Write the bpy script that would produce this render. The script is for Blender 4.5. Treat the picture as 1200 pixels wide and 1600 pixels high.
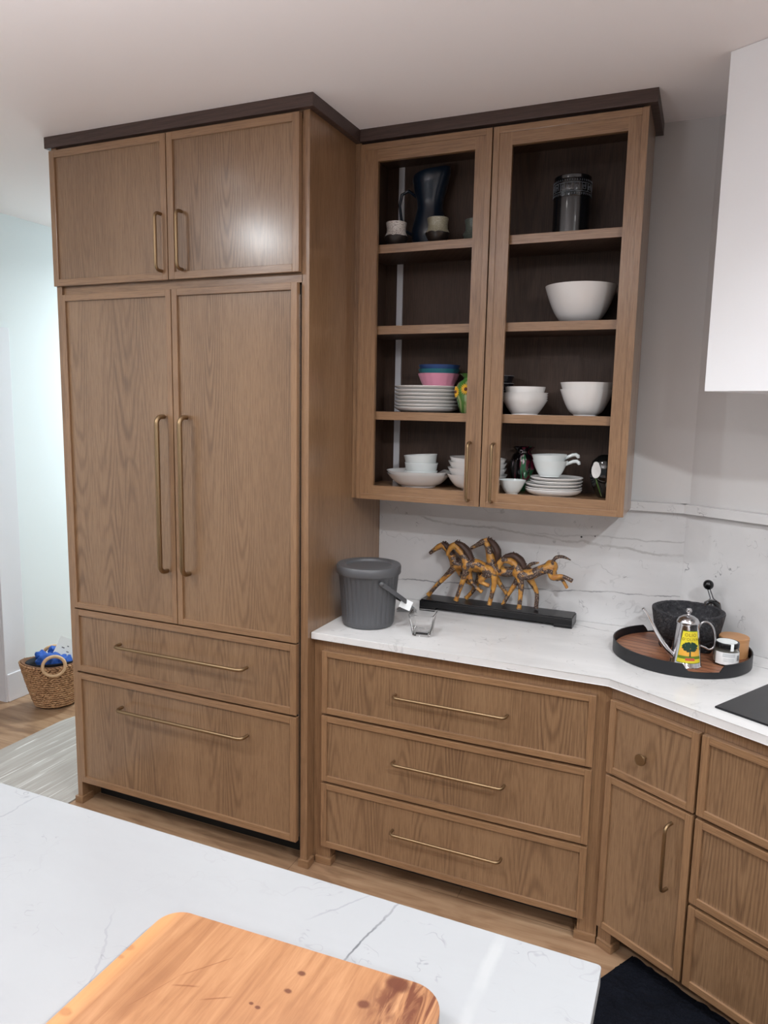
import bpy, bmesh, math, random
from mathutils import Matrix, Vector
random.seed(7)
PI = math.pi
for o in list(bpy.data.objects): bpy.data.objects.remove(o)
scene = bpy.context.scene
COL = scene.collection

# ------------------------------------------------------------------ camera
CAM = (2.3929, -2.9025, 1.7298)
YAW, PITCH, ROLL, FPX = -0.4068, -0.1419, 0.0190, 1154.88
cd = bpy.data.cameras.new('camera'); cam = bpy.data.objects.new('camera', cd); COL.objects.link(cam)
f = Vector((math.sin(YAW)*math.cos(PITCH), math.cos(YAW)*math.cos(PITCH), math.sin(PITCH)))
r0 = Vector((math.cos(YAW), -math.sin(YAW), 0)); u0 = r0.cross(f)
r = math.cos(ROLL)*r0 + math.sin(ROLL)*u0; u = -math.sin(ROLL)*r0 + math.cos(ROLL)*u0
m = Matrix((r, u, -f)).transposed().to_4x4(); m.translation = Vector(CAM)
cam.matrix_world = m
cd.sensor_fit = 'VERTICAL'; cd.sensor_height = 36; cd.lens = FPX/1600*36; cd.clip_start = 0.05
scene.camera = cam

# ------------------------------------------------------------------ world, exposure, lights
vs = scene.view_settings
scene.display_settings.display_device = 'sRGB'
vs.view_transform = 'Standard'; vs.look = 'None'; vs.gamma = 1; vs.exposure = -0.16
try: vs.use_curve_mapping = False
except Exception: pass
wd = bpy.data.worlds.new('world'); scene.world = wd; wd.use_nodes = True
wd.node_tree.nodes['Background'].inputs[0].default_value = (0.92, 0.95, 1.0, 1)
wd.node_tree.nodes['Background'].inputs[1].default_value = 0.3

ZC = 2.728
LAMP_COL = (0.915, 0.965, 1.0)
LAMP_SPOTS = [(0.35, -1.35, 1.5), (1.48, -1.30, 7), (2.75, -1.40, 6),
              (-0.10, -2.30, 30), (1.60, -2.90, 1), (3.45, -2.60, 58),
              (0.10, -4.40, 7), (1.60, -4.40, 8), (3.40, -4.40, 48)]  # this back row is added, unseen, to light the cabinet fronts
HALL_SPOTS = [(-0.55, 1.55, 60)]
# uplighter: added light with no fixture, aimed up to brighten the ceiling
UP = bpy.data.lights.new('ceiling_fill', 'AREA'); UP.shape = 'DISK'; UP.size = .35; UP.spread = math.radians(150); UP.energy = 50; UP.color = (.97, .955, .985)
UPO = bpy.data.objects.new('ceiling_fill', UP); COL.objects.link(UPO); UPO.location = (1.30, -3.0, 1.60); UPO.rotation_euler = (math.pi, 0, 0)
def lamp_light(x, y, z, watts, col, spread=150, size=0.13):
    ld = bpy.data.lights.new('downlight', 'AREA'); ld.shape = 'DISK'; ld.size = size
    ld.energy = watts; ld.color = col; ld.spread = math.radians(spread)
    lo = bpy.data.objects.new('downlight', ld); COL.objects.link(lo); lo.location = (x, y, z)
    return lo

# ------------------------------------------------------------------ material helpers
def newmat(name):
    mt = bpy.data.materials.new(name); mt.use_nodes = True
    nt = mt.node_tree; b = nt.nodes['Principled BSDF']
    return mt, nt, b
def srgb(c):
    return tuple(((v/255)/12.92 if v/255 <= .04045 else ((v/255+.055)/1.055)**2.4) for v in c) + (1,)
class NG:
    """small node-graph writer"""
    def __init__(s, nt): s.nt = nt
    def n(s, t, **k):
        nd = s.nt.nodes.new(t)
        for a, v in k.items(): setattr(nd, a, v)
        return nd
    def put(s, sock, v):
        if hasattr(v, 'bl_idname') or isinstance(v, bpy.types.NodeSocket): s.nt.links.new(v, sock)
        else: sock.default_value = v
    def math(s, op, a, b=0.0, c=None, clamp=False):
        nd = s.n('ShaderNodeMath', operation=op, use_clamp=clamp)
        s.put(nd.inputs[0], a); s.put(nd.inputs[1], b)
        if c is not None: s.put(nd.inputs[2], c)
        return nd.outputs[0]
    def noise(s, vec, scale, detail=2, rough=.5, dist=0.0, out=0):
        nd = s.n('ShaderNodeTexNoise'); s.put(nd.inputs['Vector'], vec)
        nd.inputs['Scale'].default_value = scale; nd.inputs['Detail'].default_value = detail
        nd.inputs['Roughness'].default_value = rough; nd.inputs['Distortion'].default_value = dist
        return nd.outputs[out]
    def map(s, vec, loc=(0,0,0), rot=(0,0,0), sc=(1,1,1)):
        nd = s.n('ShaderNodeMapping'); s.put(nd.inputs[0], vec); nd.inputs[1].default_value = loc
        nd.inputs[2].default_value = rot; nd.inputs[3].default_value = sc
        return nd.outputs[0]
    def ramp(s, fac, stops, interp='LINEAR'):
        nd = s.n('ShaderNodeValToRGB'); s.put(nd.inputs[0], fac); cr = nd.color_ramp; cr.interpolation = interp
        while len(cr.elements) < len(stops): cr.elements.new(0.5)
        for e, (p, c) in zip(cr.elements, stops):
            e.position = p; e.color = c if len(c) == 4 else tuple(c)+(1,)
        return nd.outputs[0]
    def mix(s, fac, a, b, mode='MIX'):
        nd = s.n('ShaderNodeMix', data_type='RGBA', blend_type=mode)
        s.put(nd.inputs[0], fac); s.put(nd.inputs[6], a); s.put(nd.inputs[7], b)
        return nd.outputs[2]
    def mr(s, v, a, b, c=0.0, d=1.0):
        nd = s.n('ShaderNodeMapRange'); s.put(nd.inputs[0], v)
        for i, q in zip((1,2,3,4), (a,b,c,d)): nd.inputs[i].default_value = q
        return nd.outputs[0]
    def bump(s, h, strength, dist=.001):
        nd = s.n('ShaderNodeBump'); s.put(nd.inputs['Height'], h); nd.inputs['Strength'].default_value = strength
        nd.inputs['Distance'].default_value = dist
        return nd.outputs[0]
    def objvec(s, rnd=7.0):
        tc = s.n('ShaderNodeTexCoord').outputs['Object']
        if not rnd: return tc
        ri = s.n('ShaderNodeObjectInfo').outputs['Random']
        k = s.math('MULTIPLY', ri, rnd)
        cb = s.n('ShaderNodeCombineXYZ'); s.put(cb.inputs[0], k); s.put(cb.inputs[1], s.math('MULTIPLY', k, 1.37)); s.put(cb.inputs[2], s.math('MULTIPLY', k, 2.11))
        va = s.n('ShaderNodeVectorMath', operation='ADD'); s.put(va.inputs[0], tc); s.put(va.inputs[1], cb.outputs[0])
        return va.outputs[0]

def plain(name, col, rough=.5, metal=0.0, spec=.5, coat=0.0, bumpy=0.0, bscale=200, vary=0.0):
    mt, nt, b = newmat(name); g = NG(nt)
    c = srgb(col)
    if vary:
        v = g.noise(g.objvec(), 14, 3)
        nt.links.new(g.mix(v, tuple(x*(1-vary) for x in c[:3])+(1,), tuple(min(1, x*(1+vary)) for x in c[:3])+(1,)), b.inputs['Base Color'])
    else: b.inputs['Base Color'].default_value = c
    b.inputs['Roughness'].default_value = rough; b.inputs['Metallic'].default_value = metal
    b.inputs['Specular IOR Level'].default_value = spec; b.inputs['Coat Weight'].default_value = coat
    if bumpy:
        nt.links.new(g.bump(g.noise(g.objvec(0), bscale, 3), bumpy, .002), b.inputs['Normal'])
    return mt

def wood(name, axis, light, mid, dark, grain=1.0, rough=.42, board=.13, rings=120, fibre=1.0, spec=.5, coat=.8):
    """oak-like: cathedral rings of a board cut along `axis` plus fine open pores"""
    mt, nt, b = newmat(name); g = NG(nt)
    v = g.objvec()
    sp = g.n('ShaderNodeSeparateXYZ'); g.put(sp.inputs[0], v)
    X, Y, Z = sp.outputs
    L, A, B = {'z': (Z, X, Y), 'x': (X, Z, Y), 'y': (Y, X, Z)}[axis]
    A = g.math('ADD', A, g.math('MULTIPLY', B, 0.61))
    # board index and centred coordinate
    q = g.math('DIVIDE', A, board)
    idx = g.math('FLOOR', q)
    cu = g.math('MULTIPLY', g.math('SUBTRACT', g.math('FRACT', q), 0.5), board)
    cb = g.n('ShaderNodeCombineXYZ'); g.put(cb.inputs[0], g.math('MULTIPLY', cu, 3.5)); g.put(cb.inputs[1], g.math('MULTIPLY', idx, 3.7)); g.put(cb.inputs[2], g.math('MULTIPLY', L, .55))
    n1 = g.noise(cb.outputs[0], 1.0, 3, .55)
    # per-board slope sign through noise of index
    h = g.math('ADD', g.math('MULTIPLY', L, 0.060), g.math('MULTIPLY', g.math('SUBTRACT', n1, 0.5), 0.10))
    h = g.math('ADD', g.math('PINGPONG', h, 0.10), 0.004)
    r2 = g.math('ADD', g.math('MULTIPLY', cu, cu), g.math('MULTIPLY', h, h))
    rr = g.math('SQRT', r2)
    wob = g.noise(g.map(v, sc={'z': (34,34,9), 'x': (9,34,34), 'y': (34,9,34)}[axis]), 1.0, 3)
    ph = g.math('ADD', g.math('MULTIPLY', rr, rings*6.283), g.math('MULTIPLY', wob, 1.6))
    ring = g.math('ADD', g.math('MULTIPLY', g.math('SINE', ph), .5), .5)
    ring = g.math('POWER', ring, 2.2)
    fine = g.noise(g.map(v, sc={'z': (420,420,9), 'x': (9,420,420), 'y': (420,9,420)}[axis]), 1.0, 2, .6)
    broad = g.noise(g.map(v, sc={'z': (5,5,.7), 'x': (.7,5,5), 'y': (5,.7,5)}[axis]), 1.0, 2)
    rmask = g.mr(g.noise(g.map(v, sc={'z': (7,7,.8), 'x': (.8,7,7), 'y': (7,.8,7)}[axis]), 1.0, 2), .44, .60, .12, 1.15)
    pores = g.noise(g.map(v, sc={'z': (700,700,22), 'x': (22,700,700), 'y': (700,22,700)}[axis]), 1.0, 2, .6)
    fac = g.math('ADD', g.math('MULTIPLY', g.math('MULTIPLY', ring, rmask), .35*grain), g.math('MULTIPLY', g.mr(fine, .32, .70), .40*fibre))
    fac = g.math('ADD', fac, g.math('MULTIPLY', g.mr(pores, .50, .68), .30*fibre))
    fac = g.math('ADD', fac, g.math('MULTIPLY', g.math('SUBTRACT', broad, .5), .55), clamp=True)
    col = g.ramp(fac, [(0.0, srgb(light)), (0.42, srgb(mid)), (1.0, srgb(dark))])
    nt.links.new(col, b.inputs['Base Color'])
    nt.links.new(g.mr(fac, 0, 1, rough-.03, rough+.14), b.inputs['Roughness'])
    b.inputs['Specular IOR Level'].default_value = spec
    b.inputs['Coat Weight'].default_value = coat; b.inputs['Coat Roughness'].default_value = .22
    nt.links.new(g.bump(fac, .15, .0004), b.inputs['Normal'])
    return mt

def stone(name, base=(226,225,224), veins=(), speck=1.0, rough=.16, grey=(150,150,152), rnd=0.0, soft=1.0):
    """white quartzite: soft cloudy tone, hairline veins, plus named long veins a*x+b*y+c*z=d"""
    mt, nt, b = newmat(name); g = NG(nt)
    v = g.objvec(rnd)
    base_l = srgb(base); dk = srgb(grey)
    cloud = g.noise(g.map(v, rot=(0.3,0.5,0.6), sc=(2.2,5.5,3.5)), 1.0, 5, .6, .6)
    col = g.mix(g.mr(cloud, .42, .72, 0, .42*soft), base_l, tuple((a+c)/2 for a, c in zip(base_l, dk)))
    warp = g.n('ShaderNodeVectorMath', operation='MULTIPLY_ADD')
    g.put(warp.inputs[0], g.noise(v, 3.0, 4, .6, 0, 1)); warp.inputs[1].default_value = (.5,.5,.5); g.put(warp.inputs[2], v)
    t = g.noise(g.map(warp.outputs[0], rot=(.2,.1,.5), sc=(1.4,4.5,4.0)), 1.3, 3, .5)
    line = g.math('ABSOLUTE', g.math('SUBTRACT', t, .5))
    line = g.math('SUBTRACT', 1.0, g.mr(line, .0015, .008), clamp=True)
    patch = g.mr(g.noise(v, 4.5, 2), .50, .66)
    f1 = g.math('MULTIPLY', g.math('MULTIPLY', line, patch), .5*speck)
    col = g.mix(f1, col, dk)
    # short dashes
    t2 = g.noise(g.map(warp.outputs[0], rot=(.7,.2,.9), sc=(5,14,9)), 1.7, 2, .5)
    l2 = g.math('SUBTRACT', 1.0, g.mr(g.math('ABSOLUTE', g.math('SUBTRACT', t2, .52)), .002, .012), clamp=True)
    f2 = g.math('MULTIPLY', g.math('MULTIPLY', l2, g.mr(g.noise(v, 17, 2), .58, .68)), .55*speck)
    col = g.mix(f2, col, srgb((120,120,124)))
    sp = g.n('ShaderNodeSeparateXYZ'); g.put(sp.inputs[0], v)
    wn = g.noise(v, 5.0, 5, .65); wn2 = g.noise(v, 1.8, 2)
    for (a, bb, c, d, w, amp, colr, st, (ax, lo, hi)) in veins:
        s1 = g.math('MULTIPLY', sp.outputs[0], a); s1 = g.math('MULTIPLY_ADD', sp.outputs[1], bb, s1); s1 = g.math('MULTIPLY_ADD', sp.outputs[2], c, s1)
        s1 = g.math('SUBTRACT', s1, d); s1 = g.math('ADD', s1, g.math('MULTIPLY', g.math('SUBTRACT', wn, .5), amp))
        ln = g.math('SUBTRACT', 1.0, g.mr(g.math('ABSOLUTE', s1), w*.35, w), clamp=True)
        P = sp.outputs[ax]
        ln = g.math('MULTIPLY', ln, g.math('MULTIPLY', g.mr(P, lo, lo+.04), g.math('SUBTRACT', 1.0, g.mr(P, hi-.04, hi), clamp=True)))
        ln = g.math('MULTIPLY', ln, g.mr(g.noise(v, 11, 2), .30, .55, .35, 1))
        col = g.mix(g.math('MULTIPLY', ln, st), col, srgb(colr))
    nt.links.new(col, b.inputs['Base Color'])
    b.inputs['Roughness'].default_value = rough
    return mt

# ------------------------------------------------------------------ materials
OAK = dict(light=(147,116,86), mid=(124,94,67), dark=(90,66,46))
OAKF = dict(light=(153,118,85), mid=(131,98,69), dark=(98,72,50))
M = {}
M['oak_v'] = wood('oak_panel', 'z', **OAK, board=.13, rings=115)
M['oakf_v'] = wood('oak_upright', 'z', **OAKF, grain=.45, board=.09, rings=60)
M['oakf_x'] = wood('oak_rail', 'x', **OAKF, grain=.45, board=.09, rings=60)
M['oak_x'] = wood('oak_shelf', 'x', **OAKF, grain=.5, board=.3, rings=70)
M['oak_shaded'] = wood('oak_inside_shaded', 'z', light=(84,63,50), mid=(68,50,40), dark=(48,35,28), coat=0, grain=.5, board=.12, rings=70, rough=.55)  # same oak stain, darkened so the colour carries the inner shade
M['crown'] = wood('dark_oak_crown', 'x', light=(84,66,60), mid=(68,52,47), dark=(52,39,35), coat=0, grain=.5, board=.3, rings=70)
M['brass'] = plain('aged_brass', (152,128,98), .42, 1.0)
M['black'] = plain('black_gap', (14,13,14), .7)
M['steel'] = plain('brushed_steel', (190,190,192), .25, 1.0)
M['paint'] = plain('wall_paint', (212,210,209), .75, bumpy=.02, bscale=350)
M['paintw'] = plain('hood_paint', (246,247,250), .6)
M['hallpaint'] = plain('hall_paint', (224,230,231), .7)
M['ceil'] = plain('ceiling_paint', (248,243,243), .85)
M['trimw'] = plain('trim_paint', (222,222,226), .45)
M['slab'] = stone('quartzite_counter', veins=[(0.35,1,0,.62,.004,.05,(128,128,132),.8,(0,1.9,3.6))], rough=.2)
M['splash'] = stone('quartzite_backsplash', base=(214,213,213), veins=[
    (-.055,0,1,.925,.0035,.05,(118,118,122),.75,(0,1.0,2.5)), (.06,0,1,1.345,.006,.07,(165,162,160),.6,(0,1.3,2.6)),
    (-.02,0,1,1.21,.004,.05,(150,148,148),.5,(0,1.8,2.5))], rough=.22)
M['splash2'] = stone('quartzite_angled_backsplash', base=(216,215,215), veins=[
    (1,0,.5,.62,.003,.09,(140,140,143),.5,(2,.9,1.4))], rough=.22, speck=1.4)
M['island'] = stone('quartzite_island', base=(168,170,172), veins=[
    (1,-.19,0,.784,.0026,.045,(84,86,90),.8,(1,.36,.56)), (1,0,0,1.058,.012,.03,(196,197,196),.32,(1,-.5,.56)),
    (1,-.73,0,.441,.003,.06,(138,140,144),.6,(1,.44,.56)), (1,.57,0,.652,.003,.08,(138,140,144),.6,(1,.12,.34)),
    (1,-.2,0,-.03,.003,.10,(132,134,138),.5,(1,.36,.56))], rough=.22, speck=.8)
M['ceramic'] = plain('white_ceramic', (236,234,232), .18, coat=.3)
M['ceramic2'] = plain('white_porcelain', (226,232,232), .15, coat=.3)
M['pink'] = plain('pink_glaze', (222,150,175), .3, vary=.08)
M['teal'] = plain('teal_glaze', (46,112,124), .3, vary=.25)
M['navy'] = plain('navy_glaze', (52,78,128), .3, vary=.25)
M['darkbowl'] = plain('charcoal_glaze', (24,24,30), .2)
M['rimlight'] = plain('pale_rim', (205,205,210), .3)
M['bluejug'] = plain('midnight_blue_glaze', (20,34,50), .28, vary=.3, coat=.4)
M['blackcer'] = plain('black_glaze', (16,18,22), .22, coat=.6)
M['bucket'] = plain('grey_plastic', (82,83,86), .42)
M['bucketlid'] = plain('grey_plastic_lid', (88,89,92), .4)
M['tag'] = plain('white_card', (238,240,240), .5)
M['baseblack'] = plain('black_lacquer', (10,10,13), .3)
M['chrome'] = plain('chrome', (205,205,208), .12, 1.0)
M['blackpl'] = plain('black_plastic', (12,12,14), .18)
M['trayblack'] = plain('black_metal_rim', (24,25,29), .45)
M['bamboo'] = plain('bamboo', (188,138,92), .45, vary=.12)
M['mane'] = plain('dark_brown_mane', (70,50,42), .5, bumpy=.6, bscale=500, vary=.35)
M['cyl'] = plain('blue_cloth', (34,84,168), .7, vary=.4)
M['ring'] = plain('rush_wrapped_ring', (206,172,134), .6, vary=.15)
M['darkcloth'] = plain('black_lining', (18,22,32), .8)
M['paper'] = plain('paper', (244,250,250), .5)
M['recess_shade'] = plain('dark_recess_shade', (40,38,38), .8)  # near-black colour standing in for shade in recesses

def glassmat(name, col=(1,1,1), rough=.0, ior=1.45):
    mt, nt, b = newmat(name)
    b.inputs['Base Color'].default_value = tuple(col)+(1,); b.inputs['Transmission Weight'].default_value = 1
    b.inputs['Roughness'].default_value = rough; b.inputs['IOR'].default_value = ior
    return mt
M['glass'] = glassmat('clear_glass')
M['film'] = glassmat('clear_plastic_film', (.93,.96,.99), .12, 1.2)

mt, nt, b = newmat('cooktop_glass'); b.inputs['Base Color'].default_value = srgb((16,16,20)); b.inputs['Roughness'].default_value = .10; b.inputs['Specular IOR Level'].default_value = .35
M['cooktop'] = mt

# floor planks
mt, nt, b = newmat('oak_floor'); g = NG(nt)
v = g.objvec(0)
bt = g.n('ShaderNodeTexBrick'); g.put(bt.inputs['Vector'], v)
bt.offset = .37; bt.inputs['Scale'].default_value = 1.0; bt.inputs['Brick Width'].default_value = 1.7; bt.inputs['Row Height'].default_value = .19
bt.inputs['Mortar Size'].default_value = .0012; bt.inputs['Color1'].default_value = (0,0,0,1); bt.inputs['Color2'].default_value = (1,1,1,1)
bt.inputs['Mortar'].default_value = (.5,.5,.5,1)
gn = g.noise(g.map(v, sc=(2.2,26,26)), 1.0, 5, .65, .8)
kn = g.noise(g.map(v, sc=(3,9,9)), 1.0, 3, .5, 1.2)
fac = g.math('ADD', g.math('MULTIPLY', g.mr(gn, .3, .72), .6), g.math('MULTIPLY', g.mr(kn, .5, .78), .5), clamp=True)
fac = g.math('ADD', fac, g.math('MULTIPLY', g.math('SUBTRACT', bt.outputs[0], .5), .22), clamp=True)
col = g.ramp(fac, [(0, srgb((176,146,116))), (.45, srgb((152,120,92))), (1, srgb((104,76,56)))])
nt.links.new(g.mix(g.math('MULTIPLY', bt.outputs[1], .7), col, srgb((80,54,38))), b.inputs['Base Color'])
b.inputs['Roughness'].default_value = .42
M['floor'] = mt

# hall runner: grey with pale diagonal streaks
mt, nt, b = newmat('runner_weave'); g = NG(nt); v = g.objvec(0)
s = g.noise(g.map(v, rot=(0,0,math.radians(-8)), sc=(26,1.6,1)), 1.0, 5, .6, .9)
s2 = g.noise(g.map(v, rot=(0,0,math.radians(-12)), sc=(80,2.2,1)), 1.0, 3, .6, .6)
col = g.mix(g.mr(s, .45, .65), srgb((158,152,145)), srgb((174,169,163)))
col = g.mix(g.math('MULTIPLY', g.mr(s2, .62, .67), .8), col, srgb((220,219,214)))
nt.links.new(col, b.inputs['Base Color']); b.inputs['Roughness'].default_value = .8
M['runner'] = mt

# black fluffy mat
mt, nt, b = newmat('mat_pile'); g = NG(nt); v = g.objvec(0)
n = g.noise(v, 160, 4, .7); n3 = g.noise(v, 14, 3)
nt.links.new(g.ramp(g.math('ADD', g.math('MULTIPLY', n, .6), g.math('MULTIPLY', n3, .4)), [(.3, srgb((7,8,14))), (.75, srgb((26,29,38)))]), b.inputs['Base Color'])
b.inputs['Roughness'].default_value = 1.0; b.inputs['Specular IOR Level'].default_value = .1; nt.links.new(g.bump(n, 1.0, .006), b.inputs['Normal'])
M['matpile'] = mt

# cutting board: orange cherry plank with darker streaks, knots, burnt corner
mt, nt, b = newmat('cherry_board'); g = NG(nt); v = g.objvec(0)
gr = g.noise(g.map(v, rot=(0,0,math.radians(10)), sc=(62,4.5,42)), 1.0, 5, .66, .6)
br = g.noise(g.map(v, sc=(2,7,5)), 1.0, 3, .5, .6)
fac = g.math('ADD', g.math('MULTIPLY', g.mr(gr, .3, .75), .5), g.math('MULTIPLY', br, .5), clamp=True)
col = g.ramp(fac, [(.15, srgb((190,142,102))), (.5, srgb((166,117,79))), (.9, srgb((126,78,48)))])
sp = g.n('ShaderNodeSeparateXYZ'); g.put(sp.inputs[0], v)
def blob(cx, cy, rx, ry, wob, scale):
    wv = g.noise(v, scale, 3)
    a = g.math('DIVIDE', g.math('SUBTRACT', sp.outputs[0], cx), rx); c = g.math('DIVIDE', g.math('SUBTRACT', sp.outputs[1], cy), ry)
    d = g.math('SQRT', g.math('ADD', g.math('MULTIPLY', a, a), g.math('MULTIPLY', c, c)))
    d = g.math('ADD', d, g.math('MULTIPLY', g.math('SUBTRACT', wv, .5), wob))
    return g.math('SUBTRACT', 1.0, g.mr(d, .55, 1.0), clamp=True)
streak = g.mr(g.noise(g.map(v, rot=(0,0,math.radians(20)), sc=(55,7,20)), 1.0, 4, .65, 1.2), .42, .60)
col = g.mix(g.math('MULTIPLY', g.math('MULTIPLY', blob(.410, -.035, .085, .085, 1.0, 9), streak), .9), col, srgb((96,46,28)))
for (kx, ky, kr) in ((.251,-.033,.0055), (.250,-.068,.005), (.228,-.108,.0035), (.217,-.106,.003), (.380,.004,.016), (.352,-.046,.008), (.0,-.094,.008), (.003,-.113,.005), (.008,-.217,.008)):
    col = g.mix(g.math('MULTIPLY', blob(kx, ky, kr*1.4, kr, .5, 90), .85), col, srgb((92,44,26)))
# left live edge: paler sapwood
col = g.mix(g.math('MULTIPLY', g.math('SUBTRACT', 1.0, g.mr(sp.outputs[0], .012, .03), clamp=True), .5), col, srgb((222,160,104)))
# hairline scratches
for (a, c, d, lo, hi) in ((1.22,-1,.230,.099,.150), (2.5,-1,.3595,.070,.104), (.35,-1,.16,.10,.14), (.6,-1,.22,.15,.19)):
    t = g.math('SUBTRACT', g.math('ADD', g.math('MULTIPLY', sp.outputs[0], a), g.math('MULTIPLY', sp.outputs[1], c)), d)
    t = g.math('ADD', t, g.math('MULTIPLY', g.math('SUBTRACT', g.noise(v, 20, 2), .5), .006))
    t = g.math('SUBTRACT', 1.0, g.mr(g.math('ABSOLUTE', t), .0007, .0020), clamp=True)
    t = g.math('MULTIPLY', t, g.math('MULTIPLY', g.mr(sp.outputs[0], lo, lo+.01), g.math('SUBTRACT', 1.0, g.mr(sp.outputs[0], hi-.01, hi), clamp=True)))
    col = g.mix(g.math('MULTIPLY', t, .6), col, srgb((120,66,36)))
nt.links.new(col, b.inputs['Base Color']); b.inputs['Roughness'].default_value = .42
nt.links.new(g.bump(gr, .1, .001), b.inputs['Normal'])
M['cherry'] = mt

# walnut slats of the tray
mt, nt, b = newmat('walnut_slats'); g = NG(nt); v = g.objvec(0)
sp = g.n('ShaderNodeSeparateXYZ'); g.put(sp.inputs[0], v)
gr = g.noise(g.map(v, sc=(4,60,20)), 1.0, 4, .6, .6)
bi = g.math('FLOOR', g.math('DIVIDE', sp.outputs[1], .032)); fr = g.math('FRACT', g.math('DIVIDE', sp.outputs[1], .032))
wn = g.n('ShaderNodeTexWhiteNoise', noise_dimensions='1D'); g.put(wn.inputs['W'], bi)
fac = g.math('ADD', g.math('MULTIPLY', gr, .7), g.math('MULTIPLY', wn.outputs[0], .35), clamp=True)
col = g.ramp(fac, [(.2, srgb((176,124,92))), (.55, srgb((142,92,66))), (.9, srgb((98,60,44)))])
gap = g.math('LESS_THAN', fr, .10)
nt.links.new(g.mix(gap, col, srgb((44,26,20))), b.inputs['Base Color']); b.inputs['Roughness'].default_value = .45
M['walnut'] = mt

# volcanic stone
mt, nt, b = newmat('volcanic_stone'); g = NG(nt); v = g.objvec(0)
vn = g.n('ShaderNodeTexVoronoi'); g.put(vn.inputs['Vector'], v); vn.inputs['Scale'].default_value = 150
n = g.noise(v, 60, 5, .75)
nt.links.new(g.ramp(n, [(.3, srgb((22,22,26))), (.55, srgb((50,50,54))), (.8, srgb((96,94,94)))]), b.inputs['Base Color'])
b.inputs['Roughness'].default_value = .85
nt.links.new(g.bump(g.math('ADD', n, g.math('MULTIPLY', vn.outputs[0], .7)), 1.0, .004), b.inputs['Normal'])
M['lava'] = mt

# painted horse: ochre body, dark patches, specks
mt, nt, b = newmat('ochre_horse_glaze'); g = NG(nt); v = g.objvec(3.0)
n = g.noise(v, 26, 2, .5); n2 = g.noise(v, 260, 3, .7)
col = g.mix(g.mr(g.noise(v, 60, 3), .3, .7), srgb((196,146,68)), srgb((160,104,46)))
mask = g.mr(n, .47, .52)
patch = g.mix(g.mr(n2, .55, .62), srgb((58,40,36)), srgb((190,165,140)))
col = g.mix(mask, col, patch)
col = g.mix(g.math('MULTIPLY', g.mr(n2, .64, .68), .7), col, srgb((84,50,28)))
nt.links.new(col, b.inputs['Base Color']); b.inputs['Roughness'].default_value = .38
nt.links.new(g.bump(n2, .4, .001), b.inputs['Normal'])
M['horse'] = mt

# woven water hyacinth
mt, nt, b = newmat('woven_rush'); g = NG(nt); v = g.objvec(0)
n = g.noise(v, 45, 3, .6)
nt.links.new(g.ramp(n, [(.3, srgb((146,108,76))), (.55, srgb((188,146,106))), (.8, srgb((214,178,138)))]), b.inputs['Base Color']); b.inputs['Roughness'].default_value = .65
M['rush'] = mt
M['rushdark'] = plain('dark_rush_core', (116,80,54), .8)

def speckglaze(name, base, spk, split, low, amp=.006):
    """glaze whose wavy lower edge shows the dark clay under it (height in the thing's own frame)"""
    mt, nt, b = newmat(name); g = NG(nt); v = g.objvec(0)
    sp = g.n('ShaderNodeSeparateXYZ'); g.put(sp.inputs[0], v)
    n2 = g.noise(v, 380, 2, .6)
    c = g.mix(g.mr(n2, .56, .62), srgb(base), srgb(spk))
    w = g.noise(g.map(v, sc=(1,1,.01)), 22, 2)
    hgt = g.math('ADD', sp.outputs[2], g.math('MULTIPLY', g.math('SUBTRACT', w, .5), amp*4))
    col = g.mix(g.math('LESS_THAN', hgt, split), c, srgb(low))
    nt.links.new(col, b.inputs['Base Color']); b.inputs['Roughness'].default_value = .3
    return mt
M['cup_white'] = speckglaze('white_speckled_glaze', (206,200,194), (70,62,56), .038, (44,38,36))
M['cup_khaki'] = speckglaze('khaki_glaze', (142,138,118), (176,172,158), .036, (36,30,28))
M['cup_green'] = speckglaze('grey_green_glaze', (92,100,92), (130,136,126), .014, (30,28,28))

def patchglass(name, base, spots, rough=.08):
    mt, nt, b = newmat(name); g = NG(nt); v = g.objvec(0)
    col = srgb(base)
    for (c, sc, lo, hi, mpx) in spots:
        col = g.mix(g.mr(g.noise(g.map(v, sc=mpx), sc, 2, .5, .6), lo, hi), col, srgb(c))
    nt.links.new(col, b.inputs['Base Color']); b.inputs['Roughness'].default_value = rough; b.inputs['Coat Weight'].default_value = .6
    return mt
M['vase_dark'] = patchglass('dark_streaked_glass', (14,10,14), [((92,24,44), 22, .54, .60, (1,1,.25)), ((40,96,62), 26, .58, .62, (1,1,.3)), ((190,170,180), 40, .68, .72, (1,1,.3))])
M['vase_green'] = patchglass('black_green_glass', (16,18,18), [((62,76,44), 16, .56, .62, (1,1,.5)), ((120,128,120), 30, .68, .71, (1,1,.6))])
M['vase_sun'] = patchglass('green_pink_glass', (74,118,52), [((150,160,110), 30, .5, .6, (1,1,.3)), ((196,150,160), 12, .56, .64, (1,1,1))])
M['yellow'] = plain('yellow_petal', (226,176,50), .4)
M['brownc'] = plain('brown_flower_heart', (92,44,22), .5)
M['lab_y'] = plain('label_yellow', (222,204,50), .4, vary=.10)
M['lab_o'] = plain('label_orange', (230,170,64), .4)
M['lab_g'] = plain('label_green', (96,124,40), .4)
M['lab_dg'] = plain('label_tree_green', (28,58,44), .4, vary=.3)
M['lab_t'] = plain('label_text_brown', (104,66,12), .5)
M['lab_r'] = plain('label_red', (196,84,60), .5)
M['ink'] = plain('grey_ink', (120,126,134), .5)
M['inkd'] = plain('dark_ink', (40,42,48), .5)
M['jarfill'] = plain('pale_jar_filling', (196,196,184), .6, vary=.2)
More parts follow.
